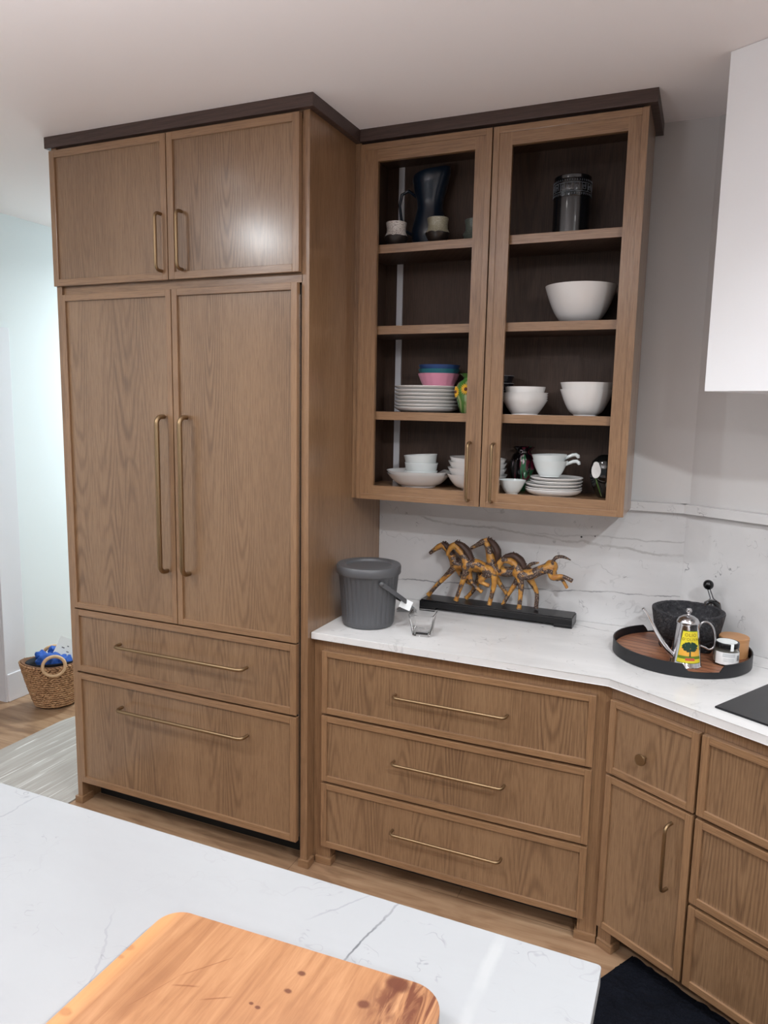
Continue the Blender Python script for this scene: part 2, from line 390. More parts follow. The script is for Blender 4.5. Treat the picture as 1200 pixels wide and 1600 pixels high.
mt, nt, b = newmat('lamp_lens'); b.inputs['Emission Color'].default_value = (1,.97,.95,1); b.inputs['Emission Strength'].default_value = 9; b.inputs['Base Color'].default_value = (.9,.9,.9,1)
M['lens'] = mt

# ------------------------------------------------------------------ object helpers
WM = {}
def link(o, parent, wm):
    COL.objects.link(o); WM[o.name] = wm
    if parent is not None: o.parent = parent
def thing(name, label, cat, loc=(0,0,0), rotz=0, group=None):
    o = bpy.data.objects.new(name, None); o.empty_display_size = .05
    o.location = loc; o.rotation_euler = (0,0,rotz)
    link(o, None, Matrix.Translation(loc) @ Matrix.Rotation(rotz, 4, 'Z'))
    o['label'] = label; o['category'] = cat
    if group: o['group'] = group
    return o
def tag(o, label=None, cat=None, group=None, kind=None):
    for k, v in (('label', label), ('category', cat), ('group', group), ('kind', kind)):
        if v: o[k] = v
    return o
I4 = Matrix.Identity(4)
class MB:
    def __init__(s): s.bm = bmesh.new(); s.mats = []
    def mi(s, mat):
        mt = M[mat] if isinstance(mat, str) else mat
        if mt not in s.mats: s.mats.append(mt)
        return s.mats.index(mt)
    def box(s, a, b, mat, bev=0.0, mtx=None):
        x0,y0,z0 = a; x1,y1,z1 = b
        if x0 > x1: x0, x1 = x1, x0
        if y0 > y1: y0, y1 = y1, y0
        if z0 > z1: z0, z1 = z1, z0
        return s.prism([(x0,y0),(x1,y0),(x1,y1),(x0,y1)], z0, z1, mat, bev, mtx)
    def prism(s, poly, z0, z1, mat, bev=0.0, mtx=None, smooth=False):
        k = s.mi(mat)
        lo = [s.bm.verts.new((x,y,z0)) for x,y in poly]; hi = [s.bm.verts.new((x,y,z1)) for x,y in poly]
        n = len(poly); fs = [s.bm.faces.new(lo[::-1]), s.bm.faces.new(hi)]
        for i in range(n): fs.append(s.bm.faces.new((lo[i], lo[(i+1)%n], hi[(i+1)%n], hi[i])))
        for q in fs: q.material_index = k
        if smooth:
            for q in fs[2:]: q.smooth = True
        vv = lo+hi
        if bev:
            es = list({e for q in fs for e in q.edges})
            res = bmesh.ops.bevel(s.bm, geom=es, offset=bev, segments=2, affect='EDGES', profile=.5, clamp_overlap=True)
            vv = list({v for q in res['faces'] for v in q.verts} | {v for v in vv if v.is_valid})
            for q in res['faces']: q.material_index = k
        if mtx is not None: bmesh.ops.transform(s.bm, matrix=mtx, verts=[v for v in vv if v.is_valid])
        return vv
    def loft(s, rings, mat, closed=True, cap=(True,True), smooth=True):
        k = s.mi(mat); R = [[s.bm.verts.new(p) for p in ring] for ring in rings]
        for a, b in zip(R, R[1:]):
            n = len(a)
            for i in range(n if closed else n-1):
                q = s.bm.faces.new((a[i], a[(i+1)%n], b[(i+1)%n], b[i])); q.material_index = k; q.smooth = smooth
        if cap[0]: q = s.bm.faces.new(R[0][::-1]); q.material_index = k
        if cap[1]: q = s.bm.faces.new(R[-1]); q.material_index = k
        return R
    def tube(s, pts, rad, mat, seg=8, flat=1.0, cap=True):
        pts = [Vector(p) for p in pts]; n = len(pts)
        rad = rad if isinstance(rad, (list,tuple)) else [rad]*n
        rings = []; up = None
        for i, p in enumerate(pts):
            t = (pts[min(i+1,n-1)] - pts[max(i-1,0)]).normalized()
            if up is None:
                up = Vector((0,0,1)) if abs(t.z) < .9 else Vector((1,0,0))
            side = t.cross(up).normalized(); up = side.cross(t).normalized()
            rings.append([p + rad[i]*(math.cos(a)*side + flat*math.sin(a)*up) for a in [2*PI*j/seg for j in range(seg)]])
        return s.loft(rings, mat, cap=(cap,cap))
    def lathe(s, prof, mat, seg=32, c=(0,0,0), sx=1, sy=1, mtx=None, smooth=True):
        """profile (r,z) list; r=0 ends close on the axis"""
        k = s.mi(mat); prev = None; allv = []
        for (r, z) in prof:
            if r <= 1e-6: cur = [s.bm.verts.new((c[0], c[1], c[2]+z))]
            else: cur = [s.bm.verts.new((c[0]+sx*r*math.cos(2*PI*j/seg), c[1]+sy*r*math.sin(2*PI*j/seg), c[2]+z)) for j in range(seg)]
            allv += cur
            if prev is not None:
                for j in range(seg):
                    a, a2 = prev[j % len(prev)], prev[(j+1) % len(prev)]; d, d2 = cur[j % len(cur)], cur[(j+1) % len(cur)]
                    vs_ = [a, a2, d2, d]; vs_ = [v for i, v in enumerate(vs_) if v not in vs_[:i]]
                    if len(vs_) >= 3:
                        q = s.bm.faces.new(vs_); q.material_index = k; q.smooth = smooth
            prev = cur
        if mtx is not None: bmesh.ops.transform(s.bm, matrix=mtx, verts=allv)
        return allv
    def ball(s, c, r, mat, sc=(1,1,1), seg=16, mtx=None):
        n = seg//2
        prof = [(r*math.sin(PI*i/n), -r*math.cos(PI*i/n)) for i in range(n+1)]; prof[0] = (0,-r); prof[-1] = (0,r)
        mx = Matrix.Translation(c) @ (mtx or Matrix.Identity(4)) @ Matrix.Diagonal((*sc,1))
        return s.lathe(prof, mat, seg, mtx=mx)
    def build(s, name, parent=None, frame=None, sharp=True):
        bmesh.ops.recalc_face_normals(s.bm, faces=s.bm.faces)
        pw = WM[parent.name] if parent is not None else Matrix.Identity(4)
        if parent is None and frame is not None: s.bm.transform(frame)
        if parent is not None: s.bm.transform(pw.inverted() @ (frame if frame is not None else I4))
        me = bpy.data.meshes.new(name)
        if sharp:
            for e in s.bm.edges:
                if len(e.link_faces) == 2 and e.calc_face_angle(0) > math.radians(38): e.smooth = False
        s.bm.to_mesh(me); s.bm.free()
        for mt in s.mats: me.materials.append(mt)
        o = bpy.data.objects.new(name, me); link(o, parent, pw)
        return o
I4 = Matrix.Identity(4)
def struct(name, mb):
    o = mb.build(name); o['kind'] = 'structure'; return o
def clone(o, parent=None):
    c = o.copy(); COL.objects.link(c); c.parent = parent; WM[c.name] = WM.get(o.name, I4)
    for ch in o.children: clone(ch, c)
    return c
def arc(cx, cy, r, a0, a1, n):
    return [(cx + r*math.cos(a0+(a1-a0)*i/n), cy + r*math.sin(a0+(a1-a0)*i/n)) for i in range(n+1)]
def rrect(x0, y0, x1, y1, r, n=8):
    rs = r if isinstance(r, (list,tuple)) else [r]*4
    return (arc(x1-rs[0], y1-rs[0], rs[0], 0, PI/2, n) + arc(x0+rs[1], y1-rs[1], rs[1], PI/2, PI, n) +
            arc(x0+rs[2], y0+rs[2], rs[2], PI, 1.5*PI, n) + arc(x1-rs[3], y0+rs[3], rs[3], 1.5*PI, 2*PI, n))

# slim-shaker front: raised narrow frame + recessed panel; `frame` maps local (x, y, z) with -y outwards
def front(name, parent, x0, x1, z0, z1, yf, fr=I4, lip=.022, th=.021, rec=.007, label=None):
    b_ = MB(); e = .0012
    b_.box((x0,yf,z0), (x0+lip,yf+th,z1), 'oakf_v', e); b_.box((x1-lip,yf,z0), (x1,yf+th,z1), 'oakf_v', e)
    b_.box((x0+lip,yf,z1-lip), (x1-lip,yf+th,z1), 'oakf_x', e); b_.box((x0+lip,yf,z0), (x1-lip,yf+th,z0+lip), 'oakf_x', e)
    o = b_.build(name, parent, fr)
    if label: o['label'] = label
    p_ = MB(); p_.box((x0+lip-.001,yf+rec,z0+lip-.001), (x1-lip+.001,yf+th-.002,z1-lip+.001), 'oak_v')
    p_.build('panel', o, fr)
    return o
def pull(parent, p0, p1, yf, fr=I4, stand=.033, r=.0060, cr=.018, name='handle'):
    """bar pull whose ends curve back into the front; p0,p1 = (x,z) of its two ends"""
    (xa,za),(xb,zb) = p0, p1; L = math.hypot(xb-xa, zb-za); dx, dz = (xb-xa)/L, (zb-za)/L
    pts = [(0, 0)] + [(0, stand-cr)] ; n = 5
    pts = [(0, .0)] + [(cr - cr*math.cos(PI/2*i/n), stand-cr + cr*math.sin(PI/2*i/n)) for i in range(n+1)]
    pts += [(L - q[0], q[1]) for q in pts[::-1]]
    b_ = MB(); b_.tube([(xa+dx*t, yf - w, za+dz*t) for t, w in pts], r, 'brass', 10)
    return b_.build(name, parent, fr)

# ------------------------------------------------------------------ the room
O2 = Vector((2.1756, -.6224, 0)); TH = math.radians(-30)
FA = Matrix.Translation(O2) @ Matrix.Rotation(TH, 4, 'Z')        # frame of the angled run: x along it, y into the wall
def A2(s, off): v = FA @ Vector((s, off, 0)); return (v.x, v.y)
b_ = MB(); b_.box((-3.2,-6.5,-.06), (6.2,3.2,0), 'floor'); struct('floor', b_)
b_ = MB(); b_.box((-3.2,-6.5,ZC), (6.2,3.2,ZC+.1), 'ceil'); struct('ceiling', b_)
# corner of the two wall faces
wc = A2(-.15 + .63*math.tan(math.radians(0)), .63)
sx = (-O2.y - .63*math.cos(TH))/math.sin(TH)                      # where the angled wall face meets y = 0
cx, cy = A2(sx, .63)
b_ = MB(); b_.prism([(0,0),(cx,0),(cx+.03,.1),(0,.1)], 0, ZC, 'paint'); struct('wall_back', b_)
b_ = MB(); b_.prism([(sx,.63),(3.4,.63),(3.4,.75),(sx+.0,.75)], 0, ZC, 'paint', mtx=FA); struct('wall_right', b_)
b_ = MB(); b_.box((-1.32,-.015,0), (-1.2,3.0,ZC), 'hallpaint'); b_.box((-1.32,-1.05,2.03), (-1.2,-.015,ZC), 'hallpaint'); b_.box((-1.32,-6.5,0), (-1.2,-1.05,ZC), 'hallpaint'); struct('wall_left', b_)
b_ = MB(); b_.box((-1.32,3.0,0), (.1,3.1,ZC), 'hallpaint'); struct('wall_hall_end', b_)
b_ = MB(); b_.box((0,.1,0), (.1,3.0,ZC), 'hallpaint'); struct('wall_hall_right', b_)
b_ = MB(); b_.box((-2.7,-6.5,0), (-2.6,3.0,ZC), 'hallpaint'); struct('wall_side_room', b_)
b_ = MB(); b_.box((5.2,-6.5,0), (5.3,-1.2,ZC), 'paint'); struct('wall_far_right', b_)
# cased opening in the hall wall
b_ = MB()
b_.box((-1.2,-.03,0), (-1.185,.112,2.12), 'trimw', .003); b_.box((-1.2,-1.18,2.0), (-1.185,-.03,2.12), 'trimw', .003)
b_.box((-1.2,-1.18,0), (-1.185,-1.05,2.0), 'trimw', .003); b_.box((-1.335,-.03,0), (-1.2,-.015,2.03), 'trimw')
struct('trim_1', b_)
b_ = MB(); b_.box((-1.2,-.02,0), (-1.178,3.0,.165), 'trimw', .004); struct('baseboard_left', b_)

# recessed ceiling lamps; the back row is added and unseen
for i, (x, y, w) in enumerate(LAMP_SPOTS + HALL_SPOTS):
    hall = i >= len(LAMP_SPOTS)
    where = ['over the tall cabinet', 'in front of the wall cabinet', 'in front of the hood', 'behind the island on the left', 'over the island', 'right of the island', 'added in an unseen back row on the left', 'added in an unseen back row at the middle', 'added in an unseen back row on the right', 'over the hall basket'][i]
    t = thing('recessed_light', 'round white ceiling downlight '+where, 'light', (x,y,ZC), 0, 'ceiling downlights')
    b_ = MB(); b_.lathe([(.062,0),(.062,-.006),(.085,-.006),(.09,0)], 'trimw', 32); b_.build('trim_ring', t, Matrix.Translation((x,y,ZC)))
    b_ = MB(); b_.lathe([(.062,-.001),(.058,-.010),(.04,-.013),(0,-.014)], 'lens', 32); b_.build('lens', t, Matrix.Translation((x,y,ZC)))
    lo = lamp_light(x, y, ZC-.018, w, (.88,.97,1.0) if hall else LAMP_COL, 165 if hall else (120 if y > -2 else 175))
    lo.name = 'lamp'; lo.location = (0,0,-.018); lo.parent = t

# ------------------------------------------------------------------ tall cabinet round the refrigerator
W, YT = 1.130, -.644
tc = thing('tall_cabinet', 'full-height brown oak cabinet enclosing the refrigerator', 'cabinet', (0,0,0))
b_ = MB()
b_.box((0,-.655,0), (.026,0,2.69), 'oakf_v', .001); b_.box((1.1005,YT,0), (W,0,2.69), 'oakf_v', .0012)
b_.box((.026,YT,2.14), (1.105,0,2.172), 'oakf_x', .001); b_.box((.026,YT,2.66), (1.105,0,2.69), 'oakf_x')
b_.box((.026,-.02,0), (1.105,0,2.14), 'oak_shaded'); b_.box((.026,YT,2.172), (.05,-.0,2.66), 'oak_shaded'); b_.box((.05,-.02,2.172), (1.105,0,2.66), 'oak_shaded')
b_.build('body', tc)
b_ = MB(); b_.box((-.008,-.665,0), (.034,-.60,.030), 'oakf_x', .002); b_.build('foot', tc)
b_ = MB(); b_.box((1.096,YT-.009,0), (1.140,-.605,.030), 'oakf_x', .002); b_.build('foot', tc)
b_ = MB(); b_.prism([(-.023,-.667),(1.153,-.667),(1.153,-.315),(1.153,0),(-.023,0)], 2.686, ZC, 'crown', .0015); b_.build('crown_moulding', tc)
dl = front('door', tc, -.002, .556, 2.172, 2.675, -.667, lip=.026, rec=.008); pull(dl, (.530,2.203), (.530,2.402), -.667)
dr = front('door', tc, .560, 1.102, 2.172, 2.675, -.667, lip=.026, rec=.008); pull(dr, (.624,2.203), (.624,2.402), -.667)

fg = thing('refrigerator', 'panelled refrigerator with two tall oak doors above two drawers', 'refrigerator', (.56,0,0))
b_ = MB(); b_.box((.036,-.642,.10), (1.0995,-.05,2.132), 'black'); b_.build('body', fg)
b_ = MB(); b_.box((1.0965,-.652,.12), (1.0985,-.6425,2.10), 'steel'); b_.build('door_edge_strip', fg)
b_ = MB(); b_.box((.036,-.56,0), (1.099,-.53,.10), 'black'); b_.build('toe_kick', fg)
for (x0,x1,hx) in ((.028,.5655,.524), (.569,1.0955,.6285)):
    d = front('door', fg, x0, x1, .878, 2.138, -.667, lip=.024, rec=.009)
    pull(d, (hx,1.086), (hx,1.676), -.667, r=.0092, stand=.042, cr=.026)
for (z0,z1,hz) in ((.604,.872,.755), (.104,.596,.487)):
    d = front('drawer', fg, .030, 1.095, z0, z1, -.667, lip=.026, rec=.009)
    pull(d, (.278,hz), (.885,hz), -.667, r=.0068, stand=.042, cr=.022)

# ------------------------------------------------------------------ glazed-style wall cabinet with open fronts
wcb = thing('wall_cabinet', 'upper oak cabinet with two open-framed doors showing dishes', 'cabinet', (1.64,0,1.372))
b_ = MB(); YU = -.291; XU = 2.157
b_.box((1.130,YU-.006,1.372), (1.154,-.045,2.686), 'oakf_v', .001); b_.box((2.137,YU,1.372), (XU,-.045,2.686), 'oakf_v', .001)
b_.box((1.154,YU+.004,1.385), (2.137,-.045,1.420), 'oak_x'); b_.box((1.154,YU+.004,2.664), (2.137,-.045,2.686), 'oak_shaded')
b_.box((1.154,-.055,1.42), (2.137,-.045,2.664), 'oak_shaded'); b_.box((1.150,YU+.001,1.42), (1.156,-.055,2.664), 'oak_shaded'); b_.box((2.133,YU+.001,1.42), (2.1372,-.055,2.664), 'oak_shaded')
b_.build('body', wcb)
b_ = MB(); b_.box((2.06,-.045,1.402), (2.146,0,2.686), 'recess_shade'); b_.build('shadow_gap_strip', wcb)  # dark strip painted for the shaded gap between cabinet and wall
for z in (1.710, 2.030, 2.325):
    b_ = MB(); b_.box((1.1565,-.2795,z-.031), (2.1325,-.063,z), 'oak_shaded'); b_.box((1.1565,-.283,z-.031), (2.1325,-.2795,z), 'oak_x', .0006); b_.build('shelf', wcb)  # shade put into the board colour; front edge keeps the normal oak
b_ = MB(); b_.box((1.207,-.0625,1.4205), (1.231,-.0555,2.662), 'trimw'); b_.build('light_channel', wcb)
b_ = MB(); b_.prism([(1.154,-.315),(2.181,-.315),(2.181,0),(1.154,0)], 2.686, ZC, 'crown', .0015); b_.build('crown_moulding', wcb)
def open_door(x0, x1, ox0, ox1, z0=1.373, z1=2.675, oz0=1.427, oz1=2.612, yf=-.313, lip=.021, rec=.004):
    b_ = MB(); e = .001; yb = yf+.021
    b_.box((x0,yf,z0), (x0+lip,yb,z1), 'oakf_v', e); b_.box((x1-lip,yf,z0), (x1,yb,z1), 'oakf_v', e)
    b_.box((x0+lip,yf,z1-lip), (x1-lip,yb,z1), 'oakf_x', e); b_.box((x0+lip,yf,z0), (x1-lip,yb,z0+lip), 'oakf_x', e)
    o = b_.build('door', wcb)
    b_ = MB(); q = yf+rec
    b_.box((x0+lip,q,z0+lip), (ox0,yb-.001,z1-lip), 'oakf_v'); b_.box((ox1,q,z0+lip), (x1-lip,yb-.001,z1-lip), 'oakf_v')
    b_.box((ox0,q,oz1), (ox1,yb-.001,z1-lip), 'oakf_x'); b_.box((ox0,q,z0+lip), (ox1,yb-.001,oz0), 'oakf_x')
    b_.build('inner_frame', o)
    return o
d = open_door(1.1555, 1.652, 1.226, 1.592); pull(d, (1.612,1.395), (1.612,1.606), -.313, r=.0054, stand=.03)
d = open_door(1.6565, 2.157, 1.722, 2.096); pull(d, (1.700,1.395), (1.700,1.606), -.313, r=.0054, stand=.03)

# ------------------------------------------------------------------ base cabinets
bc = thing('base_cabinet', 'wide oak base cabinet with three long drawers under the counter', 'cabinet', (1.65,0,0))
b_ = MB(); yb = -.592
PJ = [(W+.001,yb),(2.1836,yb),A2(-.15,.6),(W+.001,-.003)]
b_.prism(PJ, .085, .8885, 'oakf_v'); b_.box((W+.001,-.505,0), (2.19,-.49,.085), 'recess_shade')  # toe-kick coloured near-black to stand for the shade under the drawers
b_.box((W+.001,yb,0), (1.202,-.55,.085), 'oakf_v'); b_.box((2.120,yb,0), (2.182,-.55,.085), 'oakf_v')
b_.build('body', bc)
b_ = MB(); b_.box((1.141,yb-.009,0), (1.208,-.555,.028), 'oakf_x', .002); b_.build('foot', bc)
b_ = MB(); b_.prism([(2.112,yb-.009),(2.1815,yb-.009),(2.184,yb+.001),(2.184,-.555),(2.112,-.555)], 0, .028, 'oakf_x', .001); b_.build('foot', bc)
for (z0,z1,hz) in ((.610,.847,.732), (.345,.600,.486), (.082,.335,.222)):
    d = front('drawer', bc, 1.171, 2.140, z0, z1, -.613)
    pull(d, (1.464,hz), (1.862,hz), -.613, r=.0054)

bn = thing('base_cabinet', 'narrow oak base cabinet with a small drawer and knob over a door', 'cabinet', (*A2(.15,.3),0), TH)
b_ = MB()
b_.prism([(-.0075,.0305),(.300,.0305),(.300,.606),(-.149,.606)], .085, .8885, 'oakf_v', mtx=FA)
b_.box((-.004,.0305,0), (.046,.075,.085), 'oakf_v', mtx=FA); b_.box((.0,.12,0), (.300,.135,.085), 'recess_shade', mtx=FA)  # toe-kick darkened the same way for shade
b_.build('body', bn)
b_ = MB(); b_.box((-.002,.0215,0), (.055,.07,.028), 'oakf_x', .002, mtx=FA); b_.build('foot', bn)
d = front('drawer', bn, .002, .297, .608, .846, .0095, FA)
b_ = MB()
kx, kz = .132, .706
b_.lathe([(0,0),(.006,0),(.006,.018),(.017,.020),(.0175,.026),(.0165,.028),(0,.028)], 'brass', 28, mtx=Matrix.Translation((kx,.0095+.005,kz)) @ Matrix.Rotation(PI/2, 4, 'X'))
b_.build('knob', d, FA)
d = front('door', bn, .002, .297, .080, .599, .0095, FA)
pull(d, (.236,.343), (.236,.549), .0095, FA, r=.0054)
bw = thing('base_cabinet', 'oak base cabinet with three drawers below the cooktop', 'cabinet', (*A2(.78,.3),0), TH)
b_ = MB(); b_.box((.301,.0305,.085), (1.27,.606,.8885), 'oakf_v', mtx=FA); b_.box((.301,.10,0), (1.27,.115,.085), 'oak_x', mtx=FA); b_.build('body', bw)
for (z0,z1) in ((.608,.847), (.341,.597), (.080,.330)):
    front('drawer', bw, .3055, 1.262, z0, z1, .0095, FA)

# ------------------------------------------------------------------ counters and stone
b_ = MB(); b_.prism([(W+.0015,-.6224),(O2.x,O2.y),A2(1.45,0),A2(1.45,.6075),A2(-.1503,.6075),(W+.0015,-.0215)], .889, .914, 'slab', .002)
tag(b_.build('countertop'), 'white veined stone countertop along the back wall and turning the corner', 'countertop')
bx, by = A2(-.1503,.608)
b_ = MB(); b_.prism([(W+.001,-.0208),(2.3505,-.0208),(2.356,-.0008),(W+.001,-.0008)], .914, 1.366, 'splash')
o = b_.build('backsplash'); tag(o, 'veined stone backsplash on the back wall behind the horse sculpture', 'backsplash')
b_ = MB(); b_.prism([(W+.001,-.0448),(2.344,-.0448),(2.356,-.0008),(W+.001,-.0008)], 1.366, 1.399, 'splash', .0015); b_.build('ledge', o)
b_ = MB(); b_.prism([(-.1495,.608),(2.2,.608),(2.2,.6292),(-.140,.6292)], .914, 1.366, 'splash2', mtx=FA)
o = b_.build('backsplash'); tag(o, 'stone backsplash on the angled wall behind the cooktop', 'backsplash')
b_ = MB(); b_.prism([(-.1675,.583),(2.2,.583),(2.2,.6292),(-.155,.6292)], 1.366, 1.399, 'splash2', .0015, mtx=FA); b_.build('ledge', o)
for i, (x, z) in enumerate(((1.982,1.246),(2.033,1.253))):
    b_ = MB(); b_.lathe([(0,0),(.0035 if i == 0 else .0022,0),(.003 if i == 0 else .002,.003),(0,.003)], 'inkd', 12, mtx=Matrix.Translation((x,-.021,z)) @ Matrix.Rotation(PI/2,4,'X'))
    tag(b_.build('wall_plug'), ['larger','smaller'][i]+' black screw plug in the stone backsplash below the cabinet corner', 'plug')

rh = thing('range_hood', 'plain white painted box hood on the angled wall above the cooktop', 'range hood', (*A2(.74,.6),1.792), TH)
b_ = MB(); b_.box((.108,.22,1.792), (1.40,.629,ZC-.001), 'paintw', .001, mtx=FA); b_.build('shell', rh)
b_ = MB(); b_.box((.30,.28,1.784), (1.21,.56,1.792), 'steel', .001, mtx=FA); b_.build('filter_insert', rh)
ct = thing('cooktop', 'black glass cooktop set in the stone counter', 'cooktop', (*A2(.75,.3),.914), TH)
b_ = MB(); b_.box((.308,.058,.9142), (1.21,.565,.920), 'cooktop', .0012, mtx=FA); b_.build('glass_top', ct)
for (sx_, sy_, rr_) in ((.50,.19,.075), (.50,.42,.09), (.98,.19,.09), (.98,.42,.075)):
    b_ = MB()
    for q in range(48):
        a0, a1 = 2*PI*q/48, 2*PI*(q+1)/48
        P_ = [(sx_+r_*math.cos(a), sy_+r_*math.sin(a)) for r_, a in ((rr_,a0),(rr_,a1),(rr_-.0015,a1),(rr_-.0015,a0))]
        b_.prism(P_, .9200, .9203, 'ink', mtx=FA)
    b_.build('ring_mark', ct)

ki = thing('kitchen_island', 'kitchen island with a white veined stone top in the foreground', 'kitchen island', (1.1,-2.4,0))
b_ = MB(); b_.prism(rrect(.30,-3.05,2.309,-1.857,.006,3), .884, .914, 'island', .002); b_.build('countertop', ki)
b_ = MB(); b_.box((.34,-2.98,.09), (2.27,-1.90,.8838), 'oakf_v'); b_.box((.40,-2.92,0), (2.2,-1.96,.09), 'oak_shaded'); b_.build('body', ki)
front('side_panel', ki, .02, .98, .12, .86, 0, Matrix.Translation((2.27,-2.95,0)) @ Matrix.Rotation(PI/2,4,'Z') @ Matrix.Translation((0,-.021,0)))

# ------------------------------------------------------------------ rugs
b_ = MB(); b_.prism(rrect(-.705,-2.6,-.02,.10,[.02,.20,.02,.02],8), 0.0, .007, 'runner', .002)
tag(b_.build('runner_rug'), 'grey hall runner rug with pale diagonal streaks beside the tall cabinet', 'rug')
b_ = MB(); nx, ny = 90, 60; rg = []
for j in range(ny+1):
    row = []
    for i in range(nx+1):
        s_ = .100+1.15*i/nx; o_ = -.68+.755*j/ny
        e_ = min(i, nx-i, j, ny-j)
        h = .001 if e_ == 0 else .012+.006*random.random()
        v = FA @ Vector((s_+random.uniform(-.004,.004), o_+random.uniform(-.004,.004), h)); row.append(b_.bm.verts.new(v))
    rg.append(row)
k = b_.mi('matpile')
for j in range(ny):
    for i in range(nx):
        q = b_.bm.faces.new((rg[j][i], rg[j][i+1], rg[j+1][i+1], rg[j+1][i])); q.material_index = k
b_.bm.faces.new([b_.bm.verts.new((v.co.x, v.co.y, .0002)) for v in (rg[0][0], rg[0][nx], rg[ny][nx], rg[ny][0])][::-1])
tag(b_.build('kitchen_mat', sharp=False), 'black fluffy kitchen mat on the floor below the cooktop drawers', 'mat')

# ------------------------------------------------------------------ crockery builders
def put(b_, name, label, cat, loc, group=None, rotz=0, tilt=None):
    o = b_.build(name); o.location = loc; o.rotation_euler = (0,0,rotz)
    if tilt: o.rotation_euler = (tilt[0], tilt[1], rotz)
    WM[o.name] = Matrix.Translation(loc) @ Matrix.Rotation(rotz, 4, 'Z')
    return tag(o, label, cat, group)
def plate_mb(r, h, mat='ceramic', wall=.004):
    b_ = MB(); b_.lathe([(0,0),(r*.66,0),(r*.86,h*.22),(r*.97,h*.62),(r,h-.0015),(r-.0015,h),(r-wall,h-.001),(r*.92,h*.55),(r*.80,h*.22+wall*.7),(r*.6,wall),(0,wall)], mat, 56); return b_
def bowl_mb(r, h, foot, mat='ceramic', wall=.0035, belly=.55, seg=56):
    out = [(0,.001),(foot*.86,.001),(foot*.9,0),(foot,0),(foot,.003)]
    n = 10
    for i in range(1, n+1):
        t = i/n; out.append((foot+(r-foot)*(t**belly), .003+(h-.003)*t))
    inn = [(q[0]-wall, max(q[1]-.0002, wall+.002)) for q in out[5:][::-1]]
    inn[0] = (r-wall, h-.0008)
    b_ = MB(); b_.lathe(out+inn+[(max(foot-wall*2,.004), wall+.003),(0,wall+.003)], mat, seg); return b_
ORD = ['bottom','second','third','fourth','fifth','sixth','seventh']

# shelf 3 (z 1.71): plates, coloured bowls, vase
z = 1.710
for i in range(7):
    h = .020 if i == 0 else .0165
    nm = ORD[i] if i < 6 else 'top'
    put(plate_mb(.127+random.uniform(-.0015,.0015), h), 'dinner_plate', nm+' white dinner plate of the stack of seven under the pink bowl', 'plate', (1.384+random.uniform(-.0015,.0015),-.158,z), 'dinner plates in the tall stack')
    z += .0138 if i else .0150
zt = z+.0035-.0033
b_ = MB(); R_, Hh, F_ = .079, .050, .056; seg = 64
def flute(r_, z_, j): return r_*(1+.018*math.cos(j*2*PI/seg*16))
rings = []
prof = [(F_*.8,0),(F_,0),(F_+.006,.010),(F_+.013,.025),(R_-.002,.044),(R_,Hh),(R_-.004,Hh),(R_-.016,.025),(F_,.008),(.01,.006)]
b_.loft([[((flute(r_,z_,j) if z_ < .046 else r_)*math.cos(2*PI*j/seg), (flute(r_,z_,j) if z_ < .046 else r_)*math.sin(2*PI*j/seg), z_) for j in range(seg)] for r_, z_ in prof], 'pink', smooth=True)
put(b_, 'cereal_bowl', 'pink fluted bowl on the white dinner plates, below the teal one', 'bowl', (1.432,-.165,zt), 'coloured cereal bowls')
put(bowl_mb(.080,.050,.05,'teal',belly=.6), 'cereal_bowl', 'teal bowl nested between the pink and the navy bowls', 'bowl', (1.4325,-.165,zt+.0165), 'coloured cereal bowls')
put(bowl_mb(.0795,.050,.05,'navy',belly=.6), 'cereal_bowl', 'navy blue bowl on top of the coloured bowls', 'bowl', (1.4335,-.165,zt+.0320), 'coloured cereal bowls')
v_ = thing('glass_vase', 'green glass vase with a yellow flower beside the dinner plates', 'vase', (1.572,-.222,1.710))
b_ = MB(); FR = Matrix.Translation((1.572,-.222,1.710))
b_.lathe([(0,0),(.026,0),(.030,.004),(.040,.035),(.049,.070),(.050,.090),(.040,.112),(.022,.124),(.019,.130),(.032,.142),(.036,.144),(.033,.146),(.016,.131),(.016,.120),(0,.118)], 'vase_sun', 40)
b_.build('body', v_, FR)
b_ = MB()
for (fa_, fz) in ((-2.45,.078),(-1.5,.088)):
    for k in range(16):
        a = 2*PI*k/16; L = .021
        c_ = Vector((fa_+math.cos(a)*L/.05*.75, 0, fz+math.sin(a)*L*.75)); rr_ = .0497
        P0 = Vector((rr_*math.cos(fa_+math.cos(a)*.12), rr_*math.sin(fa_+math.cos(a)*.12), fz+math.sin(a)*.006))
        P1 = Vector(((rr_+.001)*math.cos(fa_+math.cos(a)*.42), (rr_+.001)*math.sin(fa_+math.cos(a)*.42), fz+math.sin(a)*.021))
        b_.tube([P0, (P0+P1)/2+P0.normalized()*.001, P1], [.002,.0028,.0008], 'yellow', 6)
    b_.ball(((.0495)*math.cos(fa_), .0495*math.sin(fa_), fz), .007, 'brownc', (1,1,1), 10)
b_.build('flower_relief', v_, FR)
for i in range(4):
    b_ = bowl_mb(.072,.058,.04,'darkbowl',belly=.55); b_.lathe([(.0715,.0572),(.0725,.058),(.0715,.0588),(.070,.0586),(.070,.0575),(.0715,.0572)], 'rimlight', 48)
    put(b_, 'dark_bowl', ['bottom','second','third','top'][i]+' charcoal bowl of the stack of four behind the door stiles', 'bowl', (1.640,-.110,1.710+.028*i), 'charcoal bowls')
z = 1.710
for i in range(4):
    put(bowl_mb(.0825,.054,.048,'ceramic',belly=.85), 'soup_bowl', ORD[i]+' white flared bowl in the stack under the straight-sided bowl', 'bowl', (1.778,-.195,z), 'white flared bowls')
    z += .0082
